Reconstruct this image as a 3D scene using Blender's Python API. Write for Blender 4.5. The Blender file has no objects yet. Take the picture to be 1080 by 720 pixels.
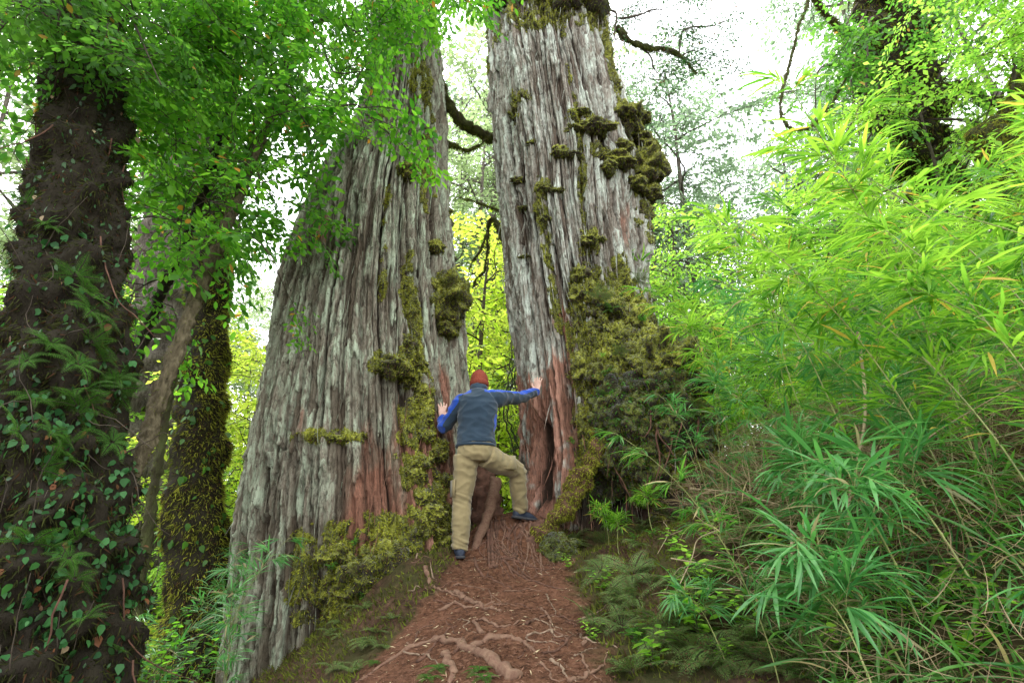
import bpy, math, random
import numpy as np
from mathutils import Vector, Matrix

R = np.random.default_rng(7)
random.seed(7)
PITCH = math.radians(20.0)
FPX = 600.0
CP, SP = math.cos(PITCH), math.sin(PITCH)

# ------------------------------------------------------------------ camera geometry helpers (layout)
def ray(px, py):
    a, b = (px-540)/FPX, (360-py)/FPX
    return np.array([a, CP - b*SP, SP + b*CP])
def at(px, py, Y):
    d = ray(px, py); return d * (Y/d[1])
def depth(p): return p[1]*CP + p[2]*SP

# ------------------------------------------------------------------ noise
_perm = np.random.default_rng(3).permutation(256).astype(np.int32)
_perm = np.concatenate([_perm, _perm])
_grad = np.array([[1,1,0],[-1,1,0],[1,-1,0],[-1,-1,0],[1,0,1],[-1,0,1],[1,0,-1],[-1,0,-1],[0,1,1],[0,-1,1],[0,1,-1],[0,-1,-1],[1,1,0],[-1,1,0],[0,-1,1],[0,-1,-1]], np.float32)
def perlin(x, y, z):
    x = np.asarray(x, np.float32); y = np.asarray(y, np.float32); z = np.asarray(z, np.float32)
    x, y, z = np.broadcast_arrays(x, y, z)
    xi = np.floor(x).astype(np.int32); yi = np.floor(y).astype(np.int32); zi = np.floor(z).astype(np.int32)
    xf = x-xi; yf = y-yi; zf = z-zi
    xi &= 255; yi &= 255; zi &= 255
    u = xf*xf*xf*(xf*(xf*6-15)+10); v = yf*yf*yf*(yf*(yf*6-15)+10); w = zf*zf*zf*(zf*(zf*6-15)+10)
    out = 0
    for dx in (0, 1):
        wx = u if dx else 1-u
        a = _perm[(xi+dx) & 255]
        for dy in (0, 1):
            wy = v if dy else 1-v
            b = _perm[a + ((yi+dy) & 255)]
            for dz in (0, 1):
                wz = w if dz else 1-w
                g = _grad[_perm[b + ((zi+dz) & 255)] & 15]
                out = out + wx*wy*wz*(g[..., 0]*(xf-dx) + g[..., 1]*(yf-dy) + g[..., 2]*(zf-dz))
    return out
def fbm(x, y, z, o=4, g=.5):
    s = 0; a = 1; f = 1
    for i in range(o):
        s = s + a*perlin(np.asarray(x)*f+i*17.3, np.asarray(y)*f+i*5.1, np.asarray(z)*f-i*9.7); a *= g; f *= 2.03
    return s
def hsh(a, b=0, s=0.0):
    v = np.sin(np.asarray(a)*127.1 + np.asarray(b)*311.7 + s*74.7)*43758.5453
    return v - np.floor(v)
def sstep(a, b, x):
    t = np.clip((np.asarray(x)-a)/(b-a), 0, 1); return t*t*(3-2*t)

# ------------------------------------------------------------------ mesh building
COL = bpy.context.scene.collection
def mesh_np(name, V, F, smooth=False, attrs=None):
    V = np.ascontiguousarray(V, np.float32); F = np.ascontiguousarray(F, np.int32)
    me = bpy.data.meshes.new(name)
    nv, (nf, k) = len(V), F.shape
    me.vertices.add(nv); me.vertices.foreach_set('co', V.ravel())
    me.loops.add(nf*k); me.loops.foreach_set('vertex_index', F.ravel())
    me.polygons.add(nf); me.polygons.foreach_set('loop_start', np.arange(0, nf*k, k, dtype=np.int32))
    if smooth: me.polygons.foreach_set('use_smooth', np.ones(nf, bool))
    me.update(calc_edges=True)
    if attrs:
        for n, A in attrs.items():
            at_ = me.attributes.new(n, 'FLOAT_COLOR', 'POINT')
            A4 = np.ones((nv, 4), np.float32); A4[:, :A.shape[1]] = A
            at_.data.foreach_set('color', A4.ravel())
    return me
def link(name, me, mat=None, parent=None, label=None, loc=None):
    o = bpy.data.objects.new(name, me); COL.objects.link(o)
    if mat is not None:
        if len(me.materials) == 0: me.materials.append(mat)
        elif me.materials[0] is not mat:
            o.material_slots[0].link = 'OBJECT'; o.material_slots[0].material = mat
    if parent is not None: o.parent = parent
    if loc is not None: o.location = [float(c) for c in loc]
    if label: o['label'] = label
    return o
def base_of(o):
    b = np.zeros(3)
    while o is not None:
        b = b + np.array(o.location); o = o.parent
    return b
def part(name, V, F, mat, parent, smooth=False, attrs=None, label=None):
    """a part: world-space vertices under a thing's Empty"""
    return link(name, mesh_np(name, V - base_of(parent), F, smooth, attrs), mat, parent, label)
def tag(o, label=None, cat=None, group=None, kind=None):
    if label: o['label'] = label
    if cat: o['category'] = cat
    if group: o['group'] = group
    if kind: o['kind'] = kind
    return o
def thing(name, label, cat, loc=(0, 0, 0), group=None, rot=(0, 0, 0), scale=1.0):
    o = bpy.data.objects.new(name, None); COL.objects.link(o)
    o.location = [float(c) for c in loc]; o.rotation_euler = rot; o.scale = (scale,)*3
    o.empty_display_size = .2
    return tag(o, label, cat, group)
def copy_thing(o, loc, rot=(0, 0, 0), scale=1.0, label=None, group=None, mats=None):
    c = o.copy(); COL.objects.link(c); c.location = [float(v) for v in loc]; c.rotation_euler = rot; c.scale = (scale,)*3 if np.isscalar(scale) else scale
    if label: c['label'] = label
    if group: c['group'] = group
    for ch in o.children:
        d = ch.copy(); COL.objects.link(d); d.parent = c
        if mats:
            for k, m in mats.items():
                if ch.name.startswith(k):
                    d.material_slots[0].link = 'OBJECT'; d.material_slots[0].material = m
    return c

class MB:
    def __init__(s): s.V = []; s.F = []; s.n = 0
    def add(s, V, F):
        if len(V) == 0: return s
        s.V.append(np.asarray(V, np.float32)); s.F.append(np.asarray(F, np.int64)+s.n); s.n += len(V); return s
    def get(s): return np.concatenate(s.V), np.concatenate(s.F)
    @property
    def empty(s): return s.n == 0

def smooth_path(P, n):
    """Catmull-Rom resample of control points to n points"""
    P = np.asarray(P, float)
    if len(P) == 2: t = np.linspace(0, 1, n)[:, None]; return P[0]*(1-t)+P[1]*t
    Q = np.vstack([2*P[0]-P[1], P, 2*P[-1]-P[-2]])
    t = np.linspace(0, len(P)-1-1e-6, n); i = t.astype(int); f = (t-i)[:, None]
    a, b, c, d = Q[i], Q[i+1], Q[i+2], Q[i+3]
    return .5*((2*b)+(-a+c)*f+(2*a-5*b+4*c-d)*f*f+(-a+3*b-3*c+d)*f**3)
def frames(P):
    T = np.gradient(P, axis=0); T /= np.linalg.norm(T, axis=1)[:, None]+1e-9
    N = np.zeros_like(T); ref = np.array([0, 0, 1.]) if abs(T[0][2]) < .9 else np.array([1., 0, 0])
    n = np.cross(T[0], ref); n /= np.linalg.norm(n)
    for i in range(len(P)):
        n = n - T[i]*np.dot(n, T[i]); n /= np.linalg.norm(n)+1e-9; N[i] = n
    return T, N, np.cross(T, N)
def tube(P, r, k=8, noise=0.0, nscale=8.0, caps=True, flat=1.0, seed=0.0):
    P = np.asarray(P, float); n = len(P); r = np.broadcast_to(np.asarray(r, float), (n,))
    T, N, B = frames(P)
    a = np.linspace(0, 2*math.pi, k, endpoint=False)
    D = N[:, None, :]*np.cos(a)[None, :, None] + B[:, None, :]*np.sin(a)[None, :, None]*flat
    V = P[:, None, :] + D*r[:, None, None]
    if noise:
        q = V*nscale+seed
        V = V + D*(r[:, None, None])*noise*(fbm(q[..., 0], q[..., 1], q[..., 2], 3)[..., None]*1.6)
    V = V.reshape(-1, 3)
    i = np.arange(n-1)[:, None]*k; j = np.arange(k)[None, :]; j2 = (j+1) % k
    F = np.stack([i+j, i+j2, i+k+j2, i+k+j], -1).reshape(-1, 4)
    F = np.vstack([F[:, [0, 1, 2]], F[:, [0, 2, 3]]])
    if caps:
        V = np.vstack([V, P[:1], P[-1:]]); c0, c1 = n*k, n*k+1
        jj = np.arange(k); jk = (jj+1) % k
        F = np.vstack([F, np.stack([np.full(k, c0), jk, jj], -1), np.stack([np.full(k, c1), (n-1)*k+jj, (n-1)*k+jk], -1)])
    return V, F

# ------------------------------------------------------------------ leaves
T_BROAD = (np.array([[0,0,0],[.28,.2,.02],[.62,.22,.02],[1,0,-.10],[.62,-.22,.02],[.28,-.2,.02],[.33,0,-.02],[.68,0,-.04]], float),
           np.array([[0,6,1],[1,6,7],[1,7,2],[2,7,3],[0,5,6],[5,7,6],[5,4,7],[4,3,7]]))
T_DIAM = (np.array([[0,0,0],[.5,.27,.04],[1,0,-.08],[.5,-.27,.04]], float), np.array([[0,2,1],[0,3,2]]))
T_HEART = (np.array([[0,0,0],[.05,.3,.03],[.4,.42,.02],[.8,.2,-.03],[1.05,0,-.12],[.8,-.2,-.03],[.4,-.42,.02],[.05,-.3,.03],[.45,0,-.05]], float),
           np.array([[8,0,1],[8,1,2],[8,2,3],[8,3,4],[8,4,5],[8,5,6],[8,6,7],[8,7,0]])[:, ::-1])
def _lance(w=.045, droop=.3, n=6):
    V = []; 
    prof = [0.25, .8, 1, .85, .5, 0.02]
    for i in range(n):
        t = i/(n-1); z = -droop*t*t; x = t*(1-.12*droop*t)
        V += [[x, w*prof[i], z+.012*prof[i]], [x, 0, z-.004], [x, -w*prof[i], z+.012*prof[i]]]
    F = []
    for i in range(n-1):
        a = i*3; F += [[a,a+1,a+4],[a,a+4,a+3],[a+1,a+2,a+5],[a+1,a+5,a+4]]
    return np.array(V, float), np.array(F)[:, ::-1]
T_LANCE = _lance()
T_LANCE_STR = _lance(.05, .12)
def place(tpl, P, D, N, S, wscale=1.0):
    """stamp template at points P, axis D, normal N (approx), size S"""
    P = np.asarray(P, float); D = np.asarray(D, float); N = np.asarray(N, float); S = np.broadcast_to(np.asarray(S, float), (len(P),))
    D = D/(np.linalg.norm(D, axis=1)[:, None]+1e-9)
    N = N - D*(N*D).sum(1)[:, None]; N = N/(np.linalg.norm(N, axis=1)[:, None]+1e-9)
    B = np.cross(N, D)
    tv, tf = tpl
    V = P[:, None, :] + S[:, None, None]*(tv[None, :, 0:1]*D[:, None] + wscale*tv[None, :, 1:2]*B[:, None] + tv[None, :, 2:3]*N[:, None])
    F = tf[None] + (np.arange(len(P))*len(tv))[:, None, None]
    return V.reshape(-1, 3), F.reshape(-1, 3)
def rnd(n, s=1.0): return R.normal(size=(n, 3))*s
def xf(V, M, t): return V @ np.asarray(M).T + np.asarray(t)
def basis(d, up=(0, 0, 1), roll=0.0):
    d = np.asarray(d, float); d = d/np.linalg.norm(d)
    u = np.asarray(up, float); u = u - d*np.dot(u, d)
    if np.linalg.norm(u) < 1e-3: u = np.array([1., 0, 0]) - d*d[0]
    u /= np.linalg.norm(u); b = np.cross(u, d)
    c, s = math.cos(roll), math.sin(roll)
    return np.stack([d, b*c+u*s, u*c-b*s], 1)

def make_spray(L=.8, sides=9, leaf=.05, per=7, tpl=T_DIAM, droop=.25, ang=50, tw=.004, flat=.35, width=.5):
    """a leafy branch end along +X; returns leaf mesh and twig mesh"""
    m = 14; t = np.linspace(0, 1, m)
    ph = R.uniform(0, 6)
    main = np.stack([L*t, .05*L*np.sin(t*4+ph), -droop*L*t*t + .04*L*np.sin(t*5+ph)], 1)
    lm, tm = MB(), MB()
    tm.add(*tube(main, np.linspace(tw*1.6, tw*.4, m), 4))
    tw_lines = [(main, .25)]
    for i in range(sides):
        f = .12+.85*(i+R.uniform(-.3, .3))/sides; f = min(max(f, .05), .97)
        p = np.array([np.interp(f, t, main[:, c]) for c in range(3)])
        s = 1 if i % 2 else -1
        a = math.radians(ang+R.uniform(-15, 15))*s
        l = L*width*(1-.65*f)*R.uniform(.7, 1.2)
        d = np.array([math.cos(a), math.sin(a), R.uniform(-.3, .35)])
        tt = np.linspace(0, 1, 6)[:, None]
        q = p + d*l*tt + np.array([0, 0, -1])*l*.25*tt*tt + np.array([1, 0, 0])*l*.15*tt*tt
        tm.add(*tube(q, np.linspace(tw*.8, tw*.3, 6), 3)); tw_lines.append((q, .1))
    Ps, Ds, Ns = [], [], []
    for q, st in tw_lines:
        n = per if q is not main else per*2
        f = np.linspace(st, 1, n); mm = len(q)
        ip = np.stack([np.interp(f, np.linspace(0, 1, mm), q[:, c]) for c in range(3)], 1)
        T = np.stack([np.interp(f, np.linspace(0, 1, mm), np.gradient(q[:, c])) for c in range(3)], 1); T /= np.linalg.norm(T, axis=1)[:, None]
        sd = np.where(np.arange(n) % 2 == 0, 1., -1.)[:, None]
        B = np.cross(np.array([0, 0, 1.]), T); B /= np.linalg.norm(B, axis=1)[:, None]+1e-6
        D = T*.7 + B*sd + np.array([0, 0, -.25]) + rnd(n, .28)
        D[-1] = T[-1]
        Ps.append(ip); Ds.append(D); Ns.append(np.array([0, 0, 1.])+rnd(n, flat))
    P, D, N = map(np.concatenate, (Ps, Ds, Ns))
    lm.add(*place(tpl, P, D, N, leaf*R.uniform(.6, 1.25, len(P))))
    return lm.get(), tm.get()

def branch_path(p0, d, L, wig=.15, droop=0.0, n=10):
    """wandering limb"""
    d = np.asarray(d, float)/np.linalg.norm(d); P = [np.asarray(p0, float)]; st = L/(n-1)
    for i in range(n-1):
        d = d + R.normal(size=3)*wig + np.array([0, 0, -droop]); d /= np.linalg.norm(d)
        P.append(P[-1]+d*st)
    return np.array(P)

def mesh_samples(V, F, n, w=None):
    A, B, C = V[F[:, 0]], V[F[:, 1]], V[F[:, 2]]
    N = np.cross(B-A, C-A); ar = np.linalg.norm(N, axis=1)
    p = ar if w is None else ar*w
    i = R.choice(len(F), n, p=p/p.sum()); u, v = R.random(n), R.random(n); s = u+v > 1; u[s], v[s] = 1-u[s], 1-v[s]
    return A[i]+(B[i]-A[i])*u[:, None]+(C[i]-A[i])*v[:, None], N[i]/(ar[i][:, None]+1e-12), i
def tufts(P, N, L, w=.16, hang=.5):
    """short moss strands: 1-triangle blades"""
    n = len(P); D = N + rnd(n, .55) + np.array([0, 0, -hang]); D /= np.linalg.norm(D, axis=1)[:, None]
    S = np.cross(D, rnd(n)); S /= np.linalg.norm(S, axis=1)[:, None]+1e-9
    l = (np.asarray(L)*R.uniform(.4, 1.3, n))[:, None]
    P = P - N*.003
    V = np.stack([P-S*l*w, P+S*l*w, P+D*l], 1).reshape(-1, 3)
    return V, np.arange(3*n).reshape(-1, 3)
def ico_blob(c, rad, sub=5, amp=.25, sc=2.5, M=None, seed=0.0, amp2=.08):
    import bmesh
    bm = bmesh.new(); bmesh.ops.create_icosphere(bm, subdivisions=sub, radius=1)
    V = np.array([v.co[:] for v in bm.verts]); F = np.array([[v.index for v in f.verts] for f in bm.faces]); bm.free()
    q = V*sc/2+seed
    d = 1+amp*fbm(q[:, 0], q[:, 1], q[:, 2], 3)*1.4
    W = V*d[:, None]*np.asarray(rad)
    if M is not None: W = W @ np.asarray(M).T
    W = W + np.asarray(c)
    q = W*9+seed
    r = np.mean(rad); nrm = V/np.linalg.norm(V, axis=1)[:, None]
    W = W + nrm*(r*amp2*2*np.abs(fbm(q[:, 0], q[:, 1], q[:, 2], 4)))[:, None]
    return W, F
# ------------------------------------------------------------------ materials
def nodes(name):
    m = bpy.data.materials.new(name); m.use_nodes = True; nt = m.node_tree
    nt.nodes.clear(); out = nt.nodes.new('ShaderNodeOutputMaterial')
    return m, nt, out
def N_(nt, typ, **kw):
    n = nt.nodes.new(typ)
    for k, v in kw.items():
        if k.startswith('_'): setattr(n, k[1:], v)
        else:
            key = int(k[1:]) if k[0] == 'i' and k[1:].isdigit() else k.replace('__', ' ')
            n.inputs[key].default_value = v
    return n
def mixc(nt, a, b, f, mode='MIX'):
    n = nt.nodes.new('ShaderNodeMix'); n.data_type = 'RGBA'; n.blend_type = mode
    for s, v in ((6, a), (7, b), (0, f)):
        if hasattr(v, 'type') and hasattr(v, 'is_output'): nt.links.new(v, n.inputs[s])
        else: n.inputs[s].default_value = (*v, 1) if isinstance(v, (tuple, list)) else v
    return n.outputs[2]
def ramp(nt, src, pts):
    n = nt.nodes.new('ShaderNodeValToRGB'); e = n.color_ramp.elements
    while len(e) < len(pts): e.new(.5)
    for el, (p, c) in zip(e, pts):
        el.position = p; el.color = (*c, 1) if isinstance(c, (tuple, list)) else (c, c, c, 1)
    nt.links.new(src, n.inputs[0]); return n.outputs[0]
def noise(nt, scale, detail=4, mapping=None, rough=.55, dist=0.0, coord='Object'):
    tc = nt.nodes.new('ShaderNodeTexCoord'); src = tc.outputs[coord]
    if mapping:
        mp = nt.nodes.new('ShaderNodeMapping'); mp.inputs['Scale'].default_value = mapping
        nt.links.new(src, mp.inputs[0]); src = mp.outputs[0]
    n = nt.nodes.new('ShaderNodeTexNoise'); n.inputs['Scale'].default_value = scale; n.inputs['Detail'].default_value = detail
    n.inputs['Roughness'].default_value = rough; n.inputs['Distortion'].default_value = dist
    nt.links.new(src, n.inputs['Vector']); return n.outputs[0]
def bump(nt, h, strength=.5, dist=.01):
    b = nt.nodes.new('ShaderNodeBump'); b.inputs['Strength'].default_value = strength; b.inputs['Distance'].default_value = dist
    nt.links.new(h, b.inputs['Height']); return b.outputs[0]
def principled(nt, out, col, rough=.8, nrm=None, spec=.3, sheen=0.0):
    p = nt.nodes.new('ShaderNodeBsdfPrincipled')
    if hasattr(col, 'is_output'): nt.links.new(col, p.inputs['Base Color'])
    else: p.inputs['Base Color'].default_value = (*col, 1)
    if hasattr(rough, 'is_output'): nt.links.new(rough, p.inputs['Roughness'])
    else: p.inputs['Roughness'].default_value = rough
    p.inputs['Specular IOR Level'].default_value = spec
    if sheen: p.inputs['Sheen Weight'].default_value = sheen
    if nrm is not None: nt.links.new(nrm, p.inputs['Normal'])
    nt.links.new(p.outputs[0], out.inputs[0]); return p

def leaf_mat(name, c1, c2, t1, t2, trans=.45, rough=.45, odd=None, spec=.35):
    m, nt, out = nodes(name)
    g = nt.nodes.new('ShaderNodeNewGeometry'); r = g.outputs['Random Per Island']
    oi = nt.nodes.new('ShaderNodeObjectInfo')
    nz = noise(nt, 4.0 if 'moss' in name else 1.3, 3)
    mx = nt.nodes.new('ShaderNodeMath'); mx.operation = 'MULTIPLY_ADD'; nt.links.new(nz, mx.inputs[0]); mx.inputs[1].default_value = 1.2; 
    sb = nt.nodes.new('ShaderNodeMath'); sb.operation = 'MULTIPLY_ADD'; nt.links.new(r, sb.inputs[0]); sb.inputs[1].default_value = .8; sb.inputs[2].default_value = -.55
    nt.links.new(sb.outputs[0], mx.inputs[2])
    f = nt.nodes.new('ShaderNodeClamp'); nt.links.new(mx.outputs[0], f.inputs[0])
    base = mixc(nt, c1, c2, f.outputs[0]); tr = mixc(nt, t1, t2, f.outputs[0])
    if odd:   # a few yellow or brown leaves
        th = nt.nodes.new('ShaderNodeMath'); th.operation = 'GREATER_THAN'; th.inputs[1].default_value = 1-odd[0]; nt.links.new(r, th.inputs[0])
        base = mixc(nt, base, odd[1], th.outputs[0]); tr = mixc(nt, tr, tuple(min(1, v*1.6) for v in odd[1]), th.outputs[0])
    p = nt.nodes.new('ShaderNodeBsdfPrincipled'); nt.links.new(base, p.inputs['Base Color']); p.inputs['Roughness'].default_value = rough
    p.inputs['Specular IOR Level'].default_value = spec
    t = nt.nodes.new('ShaderNodeBsdfTranslucent'); nt.links.new(tr, t.inputs[0])
    mxs = nt.nodes.new('ShaderNodeMixShader'); mxs.inputs[0].default_value = trans
    nt.links.new(p.outputs[0], mxs.inputs[1]); nt.links.new(t.outputs[0], mxs.inputs[2]); nt.links.new(mxs.outputs[0], out.inputs[0])
    return m
def plain(name, c, rough=.8, var=.25, scale=20, bmp=0.0, mapping=None, spec=.3, c2=None, bscale=None, bd=.01):
    m, nt, out = nodes(name)
    nz = noise(nt, scale, 5, mapping)
    c2 = c2 or tuple(v*(1-var*2) for v in c)
    col = ramp(nt, nz, [(.3, c2), (.7, c)])
    nrm = bump(nt, noise(nt, bscale or scale*2, 6, mapping), bmp, bd) if bmp else None
    principled(nt, out, col, rough, nrm, spec); return m
M = {}
# giant trunk bark: attribute R = plank hash, G = relief (0 fissure .. 1 ridge), lowered to paint shade in hollows, B = redness
def bark_giant(name, grey, pale, brown, red, paler=.5):
    m, nt, out = nodes(name)
    a = nt.nodes.new('ShaderNodeAttribute'); a.attribute_name = 'bark'
    s = nt.nodes.new('ShaderNodeSeparateColor'); nt.links.new(a.outputs['Color'], s.inputs[0])
    fib = noise(nt, 1, 7, (48, 48, 7), .68, .5); pat = noise(nt, 1, 6, (11, 11, 2.6), .68, .8); big = noise(nt, 1, 4, (2.2, 2.2, .7), .6)
    fib2 = noise(nt, 1, 6, (130, 130, 34), .7); crust = noise(nt, 1, 6, (15, 15, 6.5), .7, 1.0)
    c = mixc(nt, brown, grey, ramp(nt, fib, [(.36, 0.0), (.62, 1.0)]))
    lich = nt.nodes.new('ShaderNodeMath'); lich.operation = 'MULTIPLY'
    nt.links.new(ramp(nt, pat, [(.44, 0.0), (.60, 1.0)]), lich.inputs[0]); nt.links.new(ramp(nt, s.outputs[0], [(.25, .15), (.7, 1.0)]), lich.inputs[1])
    c = mixc(nt, c, pale, lich.outputs[0])
    c = mixc(nt, c, brown, ramp(nt, s.outputs[0], [(.16, .9), (.36, 0.0)]))
    c = mixc(nt, c, tuple(v*.55 for v in brown), ramp(nt, crust, [(.55, 0.0), (.62, .75)]))
    rm = nt.nodes.new('ShaderNodeMath'); rm.operation = 'ADD'; rm.use_clamp = True
    r2 = nt.nodes.new('ShaderNodeMath'); r2.operation = 'MULTIPLY_ADD'; nt.links.new(big, r2.inputs[0]); r2.inputs[1].default_value = 1.8; r2.inputs[2].default_value = -1.25
    nt.links.new(s.outputs[2], rm.inputs[0]); nt.links.new(r2.outputs[0], rm.inputs[1])
    redc = mixc(nt, red, tuple(v*.45 for v in red), ramp(nt, fib, [(.35, 1.0), (.6, 0.0)]))
    redc = mixc(nt, redc, tuple(min(1, v*1.5+.06) for v in red), ramp(nt, s.outputs[0], [(.72, 0.0), (.9, .6)]))
    c = mixc(nt, c, redc, ramp(nt, rm.outputs[0], [(.25, 0.0), (.55, .95)]))
    c = mixc(nt, c, (.035, .022, .014), ramp(nt, s.outputs[1], [(.16, .95), (.50, 0.0)]))  # shade in fissures and hollows painted into the bark colour
    c = mixc(nt, c, (.02, .013, .009), ramp(nt, fib2, [(.34, .7), (.44, 0.0)])); c = mixc(nt, c, (.02, .013, .009), ramp(nt, fib, [(.30, .7), (.38, 0.0)]))
    h = nt.nodes.new('ShaderNodeMath'); h.operation = 'ADD'; nt.links.new(fib, h.inputs[0]); nt.links.new(fib2, h.inputs[1])
    principled(nt, out, c, .88, bump(nt, h.outputs[0], 1.0, .022), .2); return m
M['bark_l'] = bark_giant('weathered_bark', (.33, .30, .23), (.50, .57, .42), (.13, .10, .07), (.34, .155, .10))
M['bark_r'] = bark_giant('silver_bark', (.45, .425, .36), (.70, .76, .66), (.17, .125, .092), (.38, .175, .115))
M['bark_dark'] = plain('dark_mossy_bark', (.026, .022, .013), .95, .3, 6, .9, (3, 3, 1), .15, (.018, .014, .01), 30, .02)
M['bark_moss'] = plain('moss_streaked_bark', (.075, .085, .03), .95, .3, 5, .9, (3, 3, 1), .15, (.035, .026, .018), 30, .02)
M['bark_pale'] = plain('hazy_grey_bark', (.19, .165, .135), .95, .3, 9, 1.0, (4, 4, .6), .15, (.05, .04, .03), 16, .05)
M['bark_brown'] = plain('lichened_brown_bark', (.17, .14, .085), .9, .3, 14, 1.0, (3, 3, 1), .15, (.05, .04, .022), 50, .012)
M['twig'] = plain('twig_bark', (.09, .07, .05), .9, .3, 20)
M['root'] = plain('exposed_root', (.19, .115, .075), .85, .3, 30, 1.0, (1, 1, 1), .25, (.12, .06, .04), 60, .006)
M['root_dark'] = plain('dark_root', (.15, .075, .05), .9, .3, 18, .7, None, .2, (.05, .027, .018), 60, .006)
M['root_pale'] = plain('pale_stripped_root', (.25, .175, .12), .8, .3, 30, 1.0, None, .3, (.14, .09, .06), 40, .005)
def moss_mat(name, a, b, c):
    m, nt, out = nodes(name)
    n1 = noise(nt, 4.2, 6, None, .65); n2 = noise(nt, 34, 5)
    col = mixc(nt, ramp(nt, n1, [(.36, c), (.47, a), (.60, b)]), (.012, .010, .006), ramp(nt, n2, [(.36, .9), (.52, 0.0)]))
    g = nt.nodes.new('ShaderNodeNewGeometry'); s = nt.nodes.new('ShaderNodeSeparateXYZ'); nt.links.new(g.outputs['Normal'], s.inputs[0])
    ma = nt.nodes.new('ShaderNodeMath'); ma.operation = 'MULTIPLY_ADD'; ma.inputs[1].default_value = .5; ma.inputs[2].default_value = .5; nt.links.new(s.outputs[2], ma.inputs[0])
    col = mixc(nt, col, (.022, .014, .009), ramp(nt, ma.outputs[0], [(.25, .95), (.48, 0.0)]))  # shade on undersides painted into the moss colour
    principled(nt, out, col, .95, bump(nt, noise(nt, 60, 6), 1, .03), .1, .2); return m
M['creeper_fuzz'] = leaf_mat('creeper_fuzz', (.018, .02, .008), (.07, .08, .02), (.03, .04, .01), (.10, .13, .02), .2, .9, (.15, (.06, .03, .015)), .05)
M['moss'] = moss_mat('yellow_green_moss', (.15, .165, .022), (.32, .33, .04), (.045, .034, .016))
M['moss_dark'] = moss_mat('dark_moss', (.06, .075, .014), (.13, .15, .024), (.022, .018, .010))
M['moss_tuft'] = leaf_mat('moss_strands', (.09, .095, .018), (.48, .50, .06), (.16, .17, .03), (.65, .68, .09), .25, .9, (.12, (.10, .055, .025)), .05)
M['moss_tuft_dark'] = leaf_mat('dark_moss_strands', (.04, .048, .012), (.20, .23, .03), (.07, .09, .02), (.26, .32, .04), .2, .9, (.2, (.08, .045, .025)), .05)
M['leaf_bright'] = leaf_mat('bright_leaves', (.025, .10, .010), (.10, .27, .016), (.07, .32, .02), (.36, .80, .05), .55, .42, (.012, (.45, .22, .03)))
M['leaf_mid'] = leaf_mat('mid_leaves', (.03, .10, .018), (.08, .21, .025), (.09, .32, .03), (.28, .62, .06), .5, .45, (.01, (.4, .25, .04)))
M['leaf_dark'] = leaf_mat('dark_leaves', (.015, .05, .014), (.045, .12, .03), (.03, .12, .02), (.08, .26, .05), .35, .35, (.05, (.16, .08, .035)))
M['leaf_lime'] = leaf_mat('lime_leaves', (.22, .36, .02), (.40, .52, .04), (.6, .88, .06), (.95, 1.0, .18), .6, .5)  # leaf colours raised to paint in the backlit glow
M['leaf_lime2'] = leaf_mat('fresh_green_leaves', (.10, .25, .02), (.22, .40, .035), (.3, .7, .06), (.65, .95, .14), .58, .5)
M['leaf_haze'] = leaf_mat('haze_tinted_leaves', (.15, .22, .09), (.30, .38, .18), (.35, .50, .20), (.62, .80, .38), .5, .6)  # distance haze painted into the leaf colour
M['leaf_haze_blue'] = leaf_mat('blue_haze_tinted_leaves', (.10, .17, .09), (.22, .31, .18), (.22, .36, .18), (.45, .62, .36), .5, .6)  # greyer leaf colour, with distance haze painted in
M['bamboo_bright'] = leaf_mat('bright_cane_leaves', (.03, .12, .012), (.20, .40, .03), (.10, .36, .03), (.58, .95, .08), .5, .38, (.05, (.50, .36, .06)))
M['bamboo_mid'] = leaf_mat('green_cane_leaves', (.02, .10, .02), (.11, .28, .04), (.06, .28, .03), (.28, .62, .07), .42, .33, (.05, (.40, .32, .14)), .5)
M['bamboo_dark'] = leaf_mat('blue_green_cane_leaves', (.03, .15, .035), (.14, .36, .10), (.06, .30, .05), (.22, .58, .12), .4, .35, (.06, (.36, .30, .16)), .6)
M['cane'] = plain('yellow_green_cane', (.30, .31, .10), .5, .2, 8, 0, (1, 1, 1), .4, (.16, .18, .06))
M['cane_dead'] = plain('straw_dead_cane', (.42, .34, .21), .7, .25, 10, 0, None, .3, (.20, .14, .08))
M['dead_leaf'] = leaf_mat('dead_cane_leaves', (.15, .10, .05), (.42, .33, .19), (.2, .14, .08), (.5, .4, .25), .25, .7)
M['fern'] = leaf_mat('fern_fronds', (.03, .10, .015), (.09, .20, .03), (.08, .26, .03), (.20, .45, .05), .4, .75, None, .12)
M['fern_dull'] = leaf_mat('filmy_fern_fronds', (.07, .13, .03), (.18, .27, .07), (.12, .22, .04), (.25, .42, .09), .3, .6, (.15, (.16, .09, .045)))
M['ivy'] = leaf_mat('climbing_leaves', (.02, .085, .025), (.06, .19, .05), (.05, .18, .03), (.12, .38, .06), .3, .5, (.08, (.22, .09, .04)), .25)
M['litter'] = leaf_mat('needle_litter', (.09, .042, .026), (.26, .14, .09), (.1, .05, .03), (.2, .1, .05), .1, .85, (.05, (.5, .4, .25)), .15)

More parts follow.
